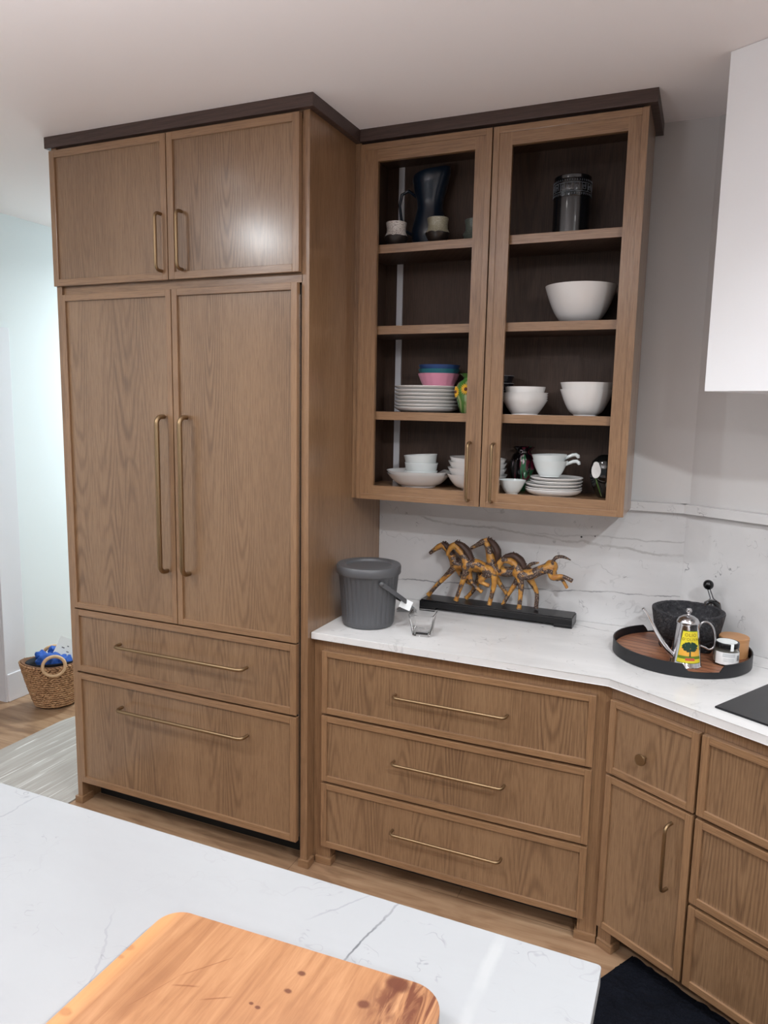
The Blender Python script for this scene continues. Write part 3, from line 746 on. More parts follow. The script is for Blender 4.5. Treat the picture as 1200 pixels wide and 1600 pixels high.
put(bowl_mb(.0735,.068,.034,'ceramic',belly=.35), 'soup_bowl', 'straight-sided white bowl on top of the flared bowls', 'bowl', (1.777,-.195,1.710+.0315), None)
put(bowl_mb(.0925,.092,.042,'ceramic',belly=.58), 'serving_bowl', 'lower of two nested white serving bowls on the third shelf, right side', 'bowl', (1.994,-.180,1.710), 'nested serving bowls')
put(bowl_mb(.0925,.092,.042,'ceramic',belly=.58), 'serving_bowl', 'upper of two nested white serving bowls on the third shelf, right side', 'bowl', (1.9935,-.180,1.734), 'nested serving bowls')
# shelf 2
put(bowl_mb(.124,.130,.048,'ceramic',belly=.50,seg=72), 'salad_bowl', 'large white salad bowl alone on the second shelf', 'bowl', (1.952,-.160,2.030))
# shelf 1
def cup_mb(mat, r=.041, h=.088):
    b_ = MB(); b_.lathe([(0,0),(.026,0),(.034,.010),(.044,.030),(.0455,.036),(.040,.044),(.0365,.052),(.036,.066),(.039,.084),(.039,.088),(.0365,.088),(.034,.07),(.033,.05),(.036,.035),(.024,.008),(0,.006)], mat, 48); return b_
put(cup_mb('cup_white'), 'stoneware_cup', 'white speckled cup with brown clay base left of the blue pitcher', 'cup', (1.268,-.225,2.325), 'stoneware cups on the top shelf')
put(cup_mb('cup_khaki'), 'stoneware_cup', 'khaki glazed cup in front of the blue pitcher', 'cup', (1.437,-.236,2.325), 'stoneware cups on the top shelf')
put(cup_mb('cup_green'), 'stoneware_cup', 'grey-green cup partly hidden by the door stile', 'cup', (1.560,-.170,2.325), 'stoneware cups on the top shelf')
pt = thing('pitcher', 'tall dark blue waisted pitcher on the top shelf', 'pitcher', (1.366,-.130,2.325)); FR = Matrix.Translation((1.366,-.130,2.325))
b_ = MB(); seg = 48; prof = [(.045,0),(.058,.006),(.067,.04),(.068,.075),(.058,.115),(.049,.15),(.050,.18),(.062,.22),(.069,.26),(.066,.275),(.063,.272),(.060,.22),(.045,.17),(.045,.15),(.06,.08),(.04,.01),(.005,.008)]
rings = []
for i_, (r_, z_) in enumerate(prof):
    rg_ = []
    for j in range(seg):
        a = 2*PI*j/seg; lift = 0; pr = r_
        if z_ > .2:
            w_ = (z_-.2)/.075; sp_ = math.exp(-((math.atan2(math.sin(a), math.cos(a)))/.5)**2)
            pr = r_ + .016*w_*sp_; lift = .012*w_*math.cos(a) + .006*w_*sp_
        rg_.append((pr*math.cos(a), pr*math.sin(a), z_+lift))
    rings.append(rg_)
b_.loft(rings, 'bluejug'); b_.build('body', pt, FR @ Matrix.Rotation(math.radians(-15),4,'Z'))
b_ = MB(); b_.tube([(-.055,0,.20),(-.085,0,.222),(-.112,0,.210),(-.120,0,.17),(-.112,0,.12),(-.095,0,.075),(-.064,0,.058)], [.008,.007,.007,.0065,.0065,.007,.008], 'bluejug', 10, .8); b_.build('handle', pt, FR @ Matrix.Rotation(math.radians(8),4,'Z'))
cn = thing('canister', 'black glazed cylindrical canister with a carved key-pattern band', 'canister', (1.905,-.165,2.325)); FR = Matrix.Translation((1.905,-.165,2.325))
b_ = MB(); prof = [(0,0),(.061,0),(.063,.003)]
for i in range(1, 24): prof.append((.063+(.0005 if i % 2 else -.0002), .003+.122*i/23))
prof += [(.063,.128),(.0645,.130),(.0645,.186),(.063,.188),(.0635,.198),(.062,.200),(.058,.199),(.057,.012),(0,.01)]
b_.lathe(prof, 'blackcer', 56); b_.build('body', cn, FR)
b_ = MB(); rr_ = .0650
def onc(a, z_, r_=rr_): return (r_*math.cos(a), r_*math.sin(a), z_)
for k in range(48):
    a = 2*PI*k/48
    for zz in (.180, .136): b_.tube([onc(a, zz-.003), onc(a+.03, zz), onc(a, zz+.003)], .0007, 'ink', 4)
for k in range(16):
    a = 2*PI*k/16; w_ = .13
    key = [(-w_,-.012),(-w_,.012),(w_,.012),(w_,-.007),(-w_*.4,-.007),(-w_*.4,.005),(w_*.4,.005),(w_*.4,-.001)]
    b_.tube([onc(a+p_*.9, .158+q_) for p_, q_ in key], .0007, 'ink', 4)
for zz in (.172, .144):
    b_.tube([onc(2*PI*k/40, zz) for k in range(41)], .0007, 'ink', 4)
b_.build('carved_band', cn, FR)
# cabinet floor (z 1.42)
zf = 1.420
put(bowl_mb(.127,.050,.07,'ceramic',belly=.62,seg=64), 'pasta_dish', 'lower of two wide shallow white dishes under the ramekins', 'dish', (1.358,-.158,zf), 'wide shallow dishes')
put(bowl_mb(.127,.050,.07,'ceramic',belly=.62,seg=64), 'pasta_dish', 'upper of two wide shallow white dishes under the ramekins', 'dish', (1.356,-.157,zf+.011), 'wide shallow dishes')
def ramekin_mb():
    b_ = MB(); b_.lathe([(0,.001),(.054,.001),(.056,0),(.058,.002),(.0645,.040),(.0665,.044),(.065,.045),(.0625,.043),(.055,.008),(0,.006)], 'ceramic2', 48); return b_
zr = zf+.011+.007
put(ramekin_mb(), 'ramekin', 'bottom ramekin of the three stacked on the shallow dishes', 'ramekin', (1.373,-.175,zr), 'stacked ramekins')
put(ramekin_mb(), 'ramekin', 'middle ramekin of the three stacked on the shallow dishes', 'ramekin', (1.374,-.175,zr+.031), 'stacked ramekins')
put(ramekin_mb(), 'ramekin', 'tilted top ramekin of the three stacked on the shallow dishes', 'ramekin', (1.373,-.175,zr+.062), 'stacked ramekins', tilt=(0,-.07))
z = zf
for i in range(4):
    put(bowl_mb([.116,.113,.112,.108][i],.060,.058,'ceramic',belly=.5,seg=64), 'cereal_bowl', ['bottom','second','third','top'][i]+' white bowl of the wide stack behind the door handles', 'bowl', (1.597,-.160,z), 'wide white bowls', tilt=(0,(0,0,.02,.03)[i]))
    z += (.024,.022,.016)[i] if i < 3 else 0
put(bowl_mb(.050,.052,.022,'ceramic2',belly=.75), 'dip_bowl', 'small white dip bowl on the cabinet floor beside the dark vase', 'bowl', (1.753,-.232,zf))
b_ = MB(); b_.lathe([(0,0),(.030,0),(.033,.005),(.040,.04),(.049,.085),(.049,.115),(.040,.138),(.028,.146),(.027,.152),(.040,.164),(.042,.166),(.039,.168),(.022,.15),(.04,.11),(.03,.01),(0,.008)], 'vase_dark', 44)
put(b_, 'glass_vase', 'dark glass vase with red and green streaks behind the small dip bowl', 'vase', (1.762,-.105,zf))
z = zf
for i in range(5):
    h = .024 if i == 0 else .0145
    put(plate_mb(.103 if i < 3 else .095, h), 'side_plate', ['bottom','second','third','fourth','top'][i]+' white side plate of the stack of five under the handled bowls', 'plate', (1.893+(.0 if i < 3 else .010),-.175,z), 'side plates')
    z += .0165 if i == 0 else .0120
zb = z+.0042-.012+.0118
def handled(label, loc, tilt=None, rz=0):
    t = thing('handled_bowl', label, 'bowl', loc, rz, 'handled soup bowls'); 
    if tilt: t.rotation_euler = (0, tilt, rz)
    b_ = bowl_mb(.064,.060,.036,'ceramic2',belly=.72); b_.build('body', t, WM[t.name])
    b_ = MB(); b_.tube([(.055,0,.046),(.068,0,.052),(.082,0,.058),(.094,0,.059),(.102,0,.053),(.104,0,.047)], [.008,.008,.0085,.009,.0095,.006], 'ceramic2', 12, .75); b_.build('handle', t, WM[t.name])
handled('lower white soup bowl with stub handle on the side plates', (1.878,-.180,z-.012+.0145+.0), None, .12)
handled('upper tilted white soup bowl with stub handle on the side plates', (1.876,-.180,z-.012+.0145+.0205), -.035, .12)
t = thing('glass_flask', 'black and green rounded glass vase with a white calla motif at right', 'vase', (2.072,-.165,zf)); FR = Matrix.Translation((2.072,-.165,zf))
b_ = MB(); b_.lathe([(0,0),(.020,0),(.024,.004),(.038,.030),(.052,.070),(.054,.100),(.046,.130),(.028,.148),(.018,.153),(.016,.150),(.024,.14),(.04,.12),(.046,.09),(.03,.03),(0,.01)], 'vase_green', 44, sy=.85); b_.build('body', t, FR)
b_ = MB(); pet = []
for j in range(24):
    a = 2*PI*j/24; rx, rz_ = .017, .026*(1.25 if math.sin(a) > .8 else 1)
    pet.append((math.cos(a)*rx, math.sin(a)*rz_))
fa_ = math.radians(-118)
def onv(dx, dz, lift): 
    a = fa_+dx/.05; rr_ = .053+lift; return (rr_*math.cos(a), .85*rr_*math.sin(a)-.001, .098+dz)
b_.loft([[onv(x_, z_, .001) for x_, z_ in pet], [onv(x_, z_, .005) for x_, z_ in pet], [onv(x_*.62, z_*.62-.004, .0055) for x_, z_ in pet], [onv(x_*.3, z_*.3-.006, .002) for x_, z_ in pet]], 'ceramic')
b_.tube([onv(0,-.024,.002), onv(.006,-.045,.001), onv(.014,-.07,-.004), onv(.02,-.09,-.014)], [.002,.002,.0018,.0015], 'vase_sun', 6)
b_.build('calla_motif', t, FR)

# ------------------------------------------------------------------ grey lidded bucket
bk = thing('compost_bucket', 'grey ribbed plastic bucket with lid and a white tag on its handle', 'bucket', (1.268,-.425,.914)); FR = Matrix.Translation((1.268,-.425,.914))
b_ = MB(); seg = 192
def rib(r_, z_, j, on): return r_ - (.0022 if on and (j % 6) in (0,5) else 0)
rings = []
for (r_, z_, on) in ((.080,.0,0),(.094,.003,0),(.098,.012,0),(.0985,.022,0),(.0988,.024,1),(.106,.12,1),(.1125,.188,1),(.113,.190,0),(.114,.205,0),(.110,.205,0),(.095,.02,0),(.01,.012,0)):
    rings.append([(rib(r_,z_,j,on)*math.cos(2*PI*j/seg), rib(r_,z_,j,on)*math.sin(2*PI*j/seg), z_) for j in range(seg)])
b_.loft(rings, 'bucket'); b_.build('body', bk, FR)
b_ = MB(); b_.lathe([(.100,.196),(.119,.198),(.1215,.203),(.1215,.226),(.118,.231),(.094,.232),(.088,.2305),(.084,.223),(.080,.2225),(0,.2225),(0,.214),(.10,.214),(.100,.196)], 'bucketlid', 72); b_.build('lid', bk, FR)
b_ = MB()
# strap handle folded down at the front right, hinged at two lugs
aL = math.radians(-42); ax = Vector((math.cos(aL), math.sin(aL), 0)); pp = Vector((-math.sin(aL), math.cos(aL), 0))
dn = (pp*math.cos(math.radians(36)) - Vector((0,0,1))*math.sin(math.radians(36)))
hp = []
for k in range(25):
    t = PI*k/24; c_, s_ = math.cos(t), math.sin(t)
    hp.append(Vector((0,0,.178)) + ax*(.121*math.copysign(abs(c_)**.5, c_)) + dn*(.165*s_**.75))
k_ = b_.mi('bucket'); rings = []
for i, p in enumerate(hp):
    t_ = (hp[min(i+1,24)]-hp[max(i-1,0)]).normalized(); rad_ = (p-Vector((0,0,p.z))).normalized(); up_ = rad_.cross(t_).normalized(); rad_ = t_.cross(up_).normalized()
    rings.append([p+rad_*x_+up_*y_ for x_, y_ in ((-.0022,-.008),(.0022,-.008),(.0032,-.005),(.0032,.005),(.0022,.008),(-.0022,.008))])
b_.loft(rings, 'bucket')
for s_ in (1,-1): b_.ball(tuple(Vector((0,0,.178))+ax*.118*s_), .0095, 'bucketlid', (1,1,1), 14)
b_.build('handle', bk, FR)
tg = MB(); tm = Matrix.Translation((.132,.012,.098)) @ Matrix.Rotation(math.radians(28),4,'Z') @ Matrix.Rotation(math.radians(-18),4,'X') @ Matrix.Rotation(math.radians(24),4,'Y')
tg.box((-.004,-.0006,-.022), (.040,.0006,.014), 'tag', .0003, mtx=tm); o = tg.build('tag', bk, FR)
# crumpled clear wrapper
b_ = MB(); rings = []; random.seed(11)
n = 14
gr_ = [[b_.bm.verts.new((.075*(i/n-.5)+random.uniform(-.003,.003), .06*(j/n-.5)+random.uniform(-.003,.003), .003+.030*math.sin(PI*i/n)*math.sin(PI*j/n)*random.uniform(.5,1.2))) for i in range(n+1)] for j in range(n+1)]
k = b_.mi('film')
for j in range(n):
    for i in range(n): q = b_.bm.faces.new((gr_[j][i],gr_[j][i+1],gr_[j+1][i+1],gr_[j+1][i])); q.material_index = k
ext = bmesh.ops.solidify(b_.bm, geom=b_.bm.faces[:], thickness=.0004)
put(b_, 'plastic_wrapper', 'crumpled clear plastic wrapper behind the glass tumbler', 'wrapper', (1.335,-.200,.9145), rotz=.3)

# square glass tumbler
def sq(h_, z_, c_): 
    return [(x, y, z_) for x, y in rrect(-h_,-h_,h_,h_,c_,4)]
b_ = MB(); b_.loft([sq(.030,.0,.009), sq(.033,.003,.009), sq(.035,.018,.009), sq(.045,.078,.010), sq(.0455,.080,.010), sq(.0445,.081,.010), sq(.0430,.080,.009), sq(.0422,.075,.009), sq(.0322,.022,.007), sq(.029,.016,.006), sq(.008,.015,.003)], 'glass', smooth=True)
for a in range(4):
    mx = Matrix.Rotation(a*PI/2,4,'Z')
    for x_ in (-.014, 0, .014):
        b_.ball((0,0,0), .0035, 'glass', (1,.35,2.0), 8, None) if False else None
put(b_, 'glass_tumbler', 'small square clear glass tumbler on the counter before the sculpture', 'glass', (1.503,-.462,.9142), rotz=math.radians(8))

# ------------------------------------------------------------------ galloping horses on a black plinth
HS = {'A': {'body': [(1.5, -0.078, 1.1015), (1.5325, -0.078, 1.0991), (1.5705, -0.078, 1.0933), (1.6051, -0.078, 1.0952)],
       'front': [(1.4993, -0.084, 1.0939), (1.4664, -0.088, 1.0536), (1.4236, -0.09, 1.0056), (1.3874, -0.09, 0.9591)],
       'front2': [(1.504, -0.07, 1.083), (1.5338, -0.066, 1.0392), (1.5637, -0.066, 1.0223), (1.6101, -0.066, 0.9954)],
       'head': [(1.3882, -0.078, 1.1366), (1.4059, -0.078, 1.1517), (1.4236, -0.078, 1.1649), (1.4383, -0.078, 1.1732)],
       'hind': [(1.6035, -0.072, 1.091), (1.5921, -0.066, 1.0428), (1.5706, -0.066, 0.9942), (1.5426, -0.066, 0.9577)],
       'mane': [(1.4322, -0.078, 1.1773), (1.4534, -0.078, 1.1677), (1.475, -0.078, 1.1421), (1.489, -0.078, 1.1119)],
       'neck': [(1.4383, -0.078, 1.1732), (1.4627, -0.078, 1.1553), (1.4825, -0.078, 1.1314), (1.5, -0.078, 1.1015)]},
 'B': {'body': [(1.5584, -0.112, 1.1054), (1.5913, -0.112, 1.1173), (1.6258, -0.112, 1.1068), (1.6461, -0.112, 1.0922)],
       'front': [(1.5561, -0.116, 1.0918), (1.5466, -0.118, 1.0543), (1.5314, -0.12, 1.0074), (1.5172, -0.12, 0.9644)],
       'front2': [(1.5615, -0.104, 1.0815), (1.5702, -0.1, 1.0475), (1.5913, -0.1, 1.0214), (1.6196, -0.1, 1.0019)],
       'head': [(1.4733, -0.112, 1.1451), (1.4797, -0.112, 1.1628), (1.4921, -0.112, 1.1793), (1.5024, -0.112, 1.1848)],
       'hind': [(1.6434, -0.112, 1.0891), (1.6153, -0.108, 1.0542), (1.6215, -0.108, 1.0425), (1.6502, -0.108, 1.0328)],
       'mane': [(1.4992, -0.112, 1.193), (1.5256, -0.112, 1.1841), (1.5524, -0.112, 1.1613), (1.5709, -0.112, 1.1265)],
       'neck': [(1.5024, -0.112, 1.1848), (1.5264, -0.112, 1.1616), (1.5476, -0.112, 1.1354), (1.5584, -0.112, 1.1054)]},
 'C': {'body': [(1.657, -0.092, 1.1062), (1.7051, -0.092, 1.0945), (1.7492, -0.092, 1.0993), (1.7931, -0.092, 1.0984)],
       'front': [(1.6657, -0.112, 1.0943), (1.6718, -0.118, 1.0515), (1.6652, -0.122, 1.0067), (1.6555, -0.122, 0.9537)],
       'front2': [(1.6522, -0.082, 1.0869), (1.6812, -0.078, 1.044), (1.7051, -0.078, 1.0128), (1.714, -0.078, 0.9997)],
       'head': [(1.5687, -0.092, 1.1775), (1.5884, -0.092, 1.1894), (1.6106, -0.092, 1.2038), (1.6246, -0.092, 1.2084)],
       'hind': [(1.7925, -0.088, 1.092), (1.8183, -0.086, 1.053), (1.8342, -0.084, 1.0183), (1.8344, -0.088, 0.9647)],
       'mane': [(1.6272, -0.092, 1.2143), (1.6504, -0.092, 1.198), (1.6685, -0.092, 1.169), (1.6731, -0.092, 1.1247)],
       'neck': [(1.6246, -0.092, 1.2084), (1.6372, -0.092, 1.1772), (1.647, -0.092, 1.1445), (1.657, -0.092, 1.1062)],
       'tail': [(1.7899, -0.082, 1.1171), (1.8078, -0.08, 1.1335), (1.8367, -0.078, 1.1416)]},
 'D': {'body': [(1.769, -0.118, 1.1011), (1.807, -0.118, 1.097), (1.8462, -0.118, 1.1176), (1.89, -0.118, 1.1384)],
       'front': [(1.7708, -0.124, 1.0915), (1.7803, -0.126, 1.049), (1.7795, -0.128, 1.0052), (1.7762, -0.128, 0.9577)],
       'front2': [(1.7669, -0.106, 1.0846), (1.751, -0.102, 1.0515), (1.725, -0.1, 1.0033), (1.7047, -0.1, 0.9568)],
       'head': [(1.691, -0.118, 1.0993), (1.686, -0.118, 1.1132), (1.6909, -0.118, 1.1304), (1.704, -0.118, 1.1466)],
       'hind': [(1.8913, -0.123, 1.1315), (1.8985, -0.124, 1.0974), (1.9322, -0.126, 1.1069), (1.9742, -0.126, 1.0929)],
       'hind2': [(1.8945, -0.11, 1.1238), (1.9088, -0.108, 1.0925), (1.9298, -0.108, 1.0921), (1.9534, -0.108, 1.0586)],
       'mane': [(1.7009, -0.118, 1.1546), (1.7362, -0.118, 1.1636), (1.7669, -0.118, 1.1475), (1.7844, -0.118, 1.1192)],
       'neck': [(1.704, -0.118, 1.1466), (1.7343, -0.118, 1.1442), (1.7569, -0.118, 1.1273), (1.769, -0.118, 1.1011)],
       'tail': [(1.8944, -0.118, 1.155), (1.9064, -0.118, 1.1751), (1.9321, -0.118, 1.1803), (1.9636, -0.118, 1.1701)]}}
sc_ = thing('horse_sculpture', 'sculpture of four ochre and brown galloping horses on a long black base', 'sculpture', (1.67,-.10,.914))
b_ = MB(); b_.box((1.372,-.150,.926), (1.984,-.048,.951), 'baseblack', .0015); b_.box((1.376,-.146,.951), (1.980,-.052,.9555), 'baseblack', .0015)
b_.box((1.372,-.150,.9145), (1.440,-.048,.926), 'baseblack', .001); b_.box((1.916,-.150,.9145), (1.984,-.048,.926), 'baseblack', .001)
b_.build('base', sc_)
def spine(pts, n=6):
    P = [Vector(p) for p in pts]; out = []
    for i in range(len(P)-1):
        a, b, c, d = P[max(i-1,0)], P[i], P[i+1], P[min(i+2,len(P)-1)]
        for k in range(n):
            t = k/n
            out.append(.5*((2*b)+(-a+c)*t+(2*a-5*b+4*c-d)*t*t+(-a+3*b-3*c+d)*t**3))
    out.append(P[-1]); return out
def lerp_r(rs, n, cnt):
    out = []
    for i in range(cnt):
        t = i/(cnt-1)*(len(rs)-1); k = min(int(t), len(rs)-2); out.append(rs[k]+(rs[k+1]-rs[k])*(t-k))
    return out
RAD = {'head':[.0080,.0105,.0145,.013], 'neck':[.0135,.0155,.021,.027], 'body':[.028,.0265,.024,.027],
       'front':[.0175,.013,.0095,.0105], 'front2':[.0155,.0115,.0085,.009], 'hind':[.0195,.0135,.0095,.0095], 'hind2':[.017,.0115,.0075,.007], 'tail':[.006,.0085,.007,.0025]}
for hk in 'ABCD':
    H_ = HS[hk]; b_ = MB()
    for part, pts in H_.items():
        if part == 'mane': continue
        pts = [list(p) for p in pts]
        if part in ('front','hind','front2') and pts[-1][2] < .972: pts[-1][2] = .960
        sp_ = spine(pts, 5); rr_ = lerp_r(RAD[part], 5, len(sp_))
        if part in ('front','hind') and pts[-1][2] < .965: rr_[-1] *= 1.25
        b_.tube(sp_, rr_, 'horse', 12, .8 if part == 'body' else .9)
        for e_, q_ in ((sp_[0], rr_[0]), (sp_[-1], rr_[-1])):
            if part == 'body' or part == 'head' or (part == 'neck'): b_.ball(tuple(e_), q_*1.0, 'horse', (1,.85,1), 12)
    # ears
    px_, py_, pz_ = H_['head'][-1]
    for dy_ in (-.006,.006): b_.tube([(px_,py_+dy_,pz_+.006),(px_+.003,py_+dy_*1.2,pz_+.020)], [.0035,.0008], 'horse', 6)
    me_ = b_
    o = me_.build('horse', sc_, sharp=False)
    # merge overlapping limbs into one continuous skin
    rm = o.modifiers.new('skin', 'REMESH'); rm.mode = 'VOXEL'; rm.voxel_size = .0022; rm.use_smooth_shade = True
    sm = o.modifiers.new('smooth', 'SMOOTH'); sm.factor = .6; sm.iterations = 4
    mp = spine(H_['mane'], 5); b_ = MB()
    b_.tube([p+Vector((.004,0,.004)) for p in mp], lerp_r([.008,.017,.021,.015], 5, len(mp)), 'mane', 10, .7)
    random.seed(ord(hk))
    for p in mp[1:-1]:
        for _ in range(3):
            d_ = Vector((random.uniform(.2,1), random.uniform(-.5,.5), random.uniform(.2,1))).normalized()*random.uniform(.014,.022)
            b_.tube([p, p+d_], [.006,.0015], 'mane', 5)
    b_.build('mane', o)

# ------------------------------------------------------------------ round tray and what stands on it
TC = (2.368,-.292)
tr = thing('round_tray', 'round walnut-slat tray with a black metal rim at the counter corner', 'tray', (*TC,.914), math.radians(-12)); FR = WM[tr.name]
b_ = MB(); b_.lathe([(0,.004),(.210,.004),(.2115,.006),(.2115,.0165),(.210,.018),(0,.018)], 'walnut', 96); b_.build('slatted_board', tr, FR)
b_ = MB(); seg = 144; ro = .219
def rimh(a):
    d = []
    for c in (math.radians(-58), math.radians(122)):
        q = abs((a-c+PI) % (2*PI)-PI); d.append(q)
    q = min(d); lo, hi = .021, .044; w0, w1 = math.radians(13), math.radians(17)
    return lo if q < w0 else hi if q > w1 else lo+(hi-lo)*(q-w0)/(w1-w0)
R4 = [[], [], [], []]
for j in range(seg):
    a = 2*PI*j/seg; h = rimh(a); c, s = math.cos(a), math.sin(a)
    R4[0].append((ro*c,ro*s,.002)); R4[1].append((ro*c,ro*s,h)); R4[2].append(((ro-.004)*c,(ro-.004)*s,h)); R4[3].append(((ro-.004)*c,(ro-.004)*s,.002))
b_.loft(R4+[R4[0]], 'trayblack', cap=(False,False)); b_.lathe([(0,0),(.205,0),(.219,.002),(.214,.0045),(0,.004)], 'trayblack', 96); b_.build('rim', tr, FR)
zt = .914+.018
mo = thing('molcajete', 'dark volcanic stone mortar bowl on stub legs at the back of the tray', 'mortar', (2.382,-.234,zt)); FR = WM[mo.name]
b_ = MB(); random.seed(3)
b_.lathe([(0,.034),(.07,.035),(.090,.040),(.104,.056),(.111,.092),(.117,.127),(.117,.131),(.111,.134),(.102,.131),(.092,.100),(.07,.074),(.03,.062),(0,.061)], 'lava', 96)
for v in b_.bm.verts: v.co += Vector((random.uniform(-1,1), random.uniform(-1,1), random.uniform(-1,1)))*.0009
b_.build('bowl', mo, FR)
for a in (math.radians(205), math.radians(330), math.radians(85)):
    b_ = MB(); b_.lathe([(0,0),(.020,0),(.024,.005),(.030,.045),(0,.05)], 'lava', 20, c=(.068*math.cos(a), .068*math.sin(a), 0)); b_.build('leg', mo, FR)
# hand grinder leaning behind the mortar
gr = thing('hand_grinder', 'small black grinder with chrome lever and ball knob behind the mortar', 'grinder', (2.456,-.126,zt), math.radians(23)); FR = WM[gr.name]
b_ = MB(); b_.lathe([(0,0),(.020,0),(.021,.01),(.019,.06),(.024,.085),(.029,.105),(.030,.122),(.025,.138),(.012,.147),(0,.148)], 'blackpl', 36); b_.build('body', gr, FR)
b_ = MB()
for s_ in (-1,1):
    b_.tube([(s_*.030,-.004,.085),(s_*.032,-.008,.110),(s_*.023,-.010,.140),(s_*.005-.006,-.010,.156),(s_*.004-.018,-.006,.190)], .0026, 'chrome', 8)
b_.build('lever', gr, FR)
b_ = MB(); b_.ball((-.020,-.005,.203), .0175, 'blackpl', seg=24); b_.build('knob', gr, FR)
# olive oil can
oc = thing('oil_can', 'conical steel oil can with yellow olive tree label and long spout', 'oil can', (2.385,-.428,zt), math.radians(23.3)); FR = WM[oc.name]
def cone_r(z_): return .0475 + (.0335-.0475)*(z_-.006)/(.132-.006)
b_ = MB(); b_.lathe([(0,0),(.049,0),(.050,.003),(.0475,.006),(.0335,.132),(.0345,.135),(.0345,.139),(.031,.141),(0,.141)], 'chrome', 64); b_.build('body', oc, FR)
b_ = MB(); b_.lathe([(.0345,.1395),(.034,.143),(.028,.152),(.016,.159),(.006,.162),(.004,.166),(.008,.170),(.0095,.176),(.007,.182),(0,.1845)], 'chrome', 48); b_.build('lid', oc, FR)
b_ = MB(); sp_ = spine([(-.040,0,.028),(-.062,0,.050),(-.095,0,.100),(-.128,0,.158),(-.146,0,.180)], 6); b_.tube(sp_, lerp_r([.0115,.0095,.0065,.0045,.0048], 6, len(sp_)), 'chrome', 16); b_.build('spout', oc, FR)
b_ = MB(); sp_ = spine([(.034,0,.120),(.046,0,.138),(.066,0,.137),(.082,0,.118),(.090,0,.085),(.088,0,.060),(.074,0,.050),(.060,0,.056),(.044,0,.062)], 6); b_.tube(sp_, .0032, 'chrome', 10); b_.build('handle', oc, FR)
b_ = MB()
def onl(u_, v_, lift=.0004):
    """label coordinates: u along the girth (m, 0 = centre), v height; front faces -y turned a little to the left"""
    a = math.radians(-96) + u_/.040; rr_ = cone_r(v_)+lift; return Vector((rr_*math.cos(a), rr_*math.sin(a), v_))
def patchl(pts, mat, lift):
    k = b_.mi(mat); vs_ = [b_.bm.verts.new(onl(u_, v_, lift)) for u_, v_ in pts]
    q = b_.bm.faces.new(vs_); q.material_index = k; return q
def strip(u0a, u1a, v0, u0b, u1b, v1, mat, lift, n=14, m_=6):
    k = b_.mi(mat); g_ = []
    for j in range(m_+1):
        t = j/m_; g_.append([b_.bm.verts.new(onl(u0a+(u0b-u0a)*t+((u1a-u0a)+((u1b-u0b)-(u1a-u0a))*t)*i/n, v0+(v1-v0)*t, lift)) for i in range(n+1)])
    for j in range(m_):
        for i in range(n):
            q = b_.bm.faces.new((g_[j][i],g_[j][i+1],g_[j+1][i+1],g_[j+1][i])); q.material_index = k; q.smooth = True
strip(-.036,.036,.017,-.027,.027,.119, 'lab_g', .0005)
strip(-.0345,.0345,.019,-.0255,.0255,.117, 'lab_y', .0008)
strip(-.031,.031,.040,-.028,.028,.066, 'lab_o', .0010)
strip(-.033,.033,.031,-.032,.032,.040, 'lab_g', .0011)
strip(-.012,.014,.026,-.012,.012,.034, 'lab_r', .0013, 6, 2)
strip(-.0022,.0022,.038,-.0015,.0015,.060, 'lab_dg', .0013, 2, 4)
random.seed(5)
for k_ in range(150):
    a, q_ = random.uniform(0, 2*PI), math.sqrt(random.random()); cu, cv = .022*q_*math.cos(a), .069+.014*q_*math.sin(a)
    rr2 = random.uniform(.0025,.0042)
    patchl([(cu+rr2*math.cos(2*PI*j/7)*random.uniform(.8,1.2), cv+rr2*math.sin(2*PI*j/7)*random.uniform(.7,1.1)) for j in range(7)], 'lab_dg', .0014+k_*.000003)
b_.build('label', oc, FR, sharp=False)
def text_mesh(s, size):
    cu = bpy.data.curves.new('lettering', 'FONT'); cu.body = s; cu.size = size; cu.align_x = 'CENTER'; cu.resolution_u = 2; cu.space_character = 1.12
    to = bpy.data.objects.new('lettering', cu); COL.objects.link(to)
    bpy.context.view_layer.update()
    me = bpy.data.meshes.new_from_object(to.evaluated_get(bpy.context.evaluated_depsgraph_get()))
    bpy.data.objects.remove(to); bpy.data.curves.remove(cu); return me
bt_ = bmesh.new()
for s, v0, size in (('OLIO', .1015, .0150), ("D'OLIVA", .0885, .0125)):
    me = text_mesh(s, size); t_ = bmesh.new(); t_.from_mesh(me)
    for v in t_.verts: v.co = onl(v.co.x, v0+v.co.y, .0013)
    tmp = bpy.data.meshes.new('t'); t_.to_mesh(tmp); t_.free(); bt_.from_mesh(tmp); bpy.data.meshes.remove(tmp); bpy.data.meshes.remove(me)
me = bpy.data.meshes.new('lettering'); bt_.to_mesh(me); bt_.free(); me.materials.append(M['lab_t'])
lo_ = bpy.data.objects.new('lettering', me); link(lo_, oc, WM[oc.name])
# glass jar
jr = thing('glass_jar', 'small glass jar with black lid and white label on the tray', 'jar', (2.504,-.362,zt), math.radians(23.3)); FR = WM[jr.name]
b_ = MB(); b_.lathe([(0,0),(.033,0),(.0375,.004),(.0385,.010),(.0385,.048),(.036,.054),(.0345,.058),(.0345,.062),(.0325,.062),(.0325,.056),(.0355,.048),(.0355,.010),(.03,.005),(0,.004)], 'glass', 48); b_.build('body', jr, FR)
b_ = MB(); b_.lathe([(0,.0045),(.030,.0055),(.0350,.011),(.0350,.044),(0,.045)], 'jarfill', 40); b_.build('filling', jr, FR)
b_ = MB(); b_.lathe([(.0365,.058),(.0375,.059),(.0375,.072),(.0365,.0735),(0,.0735),(0,.066),(.036,.066),(.0365,.058)], 'blackpl', 48); b_.build('lid', jr, FR)
b_ = MB(); b_.lathe([(0,.0736),(.031,.0736),(.031,.0741),(0,.0741)], 'paper', 40)
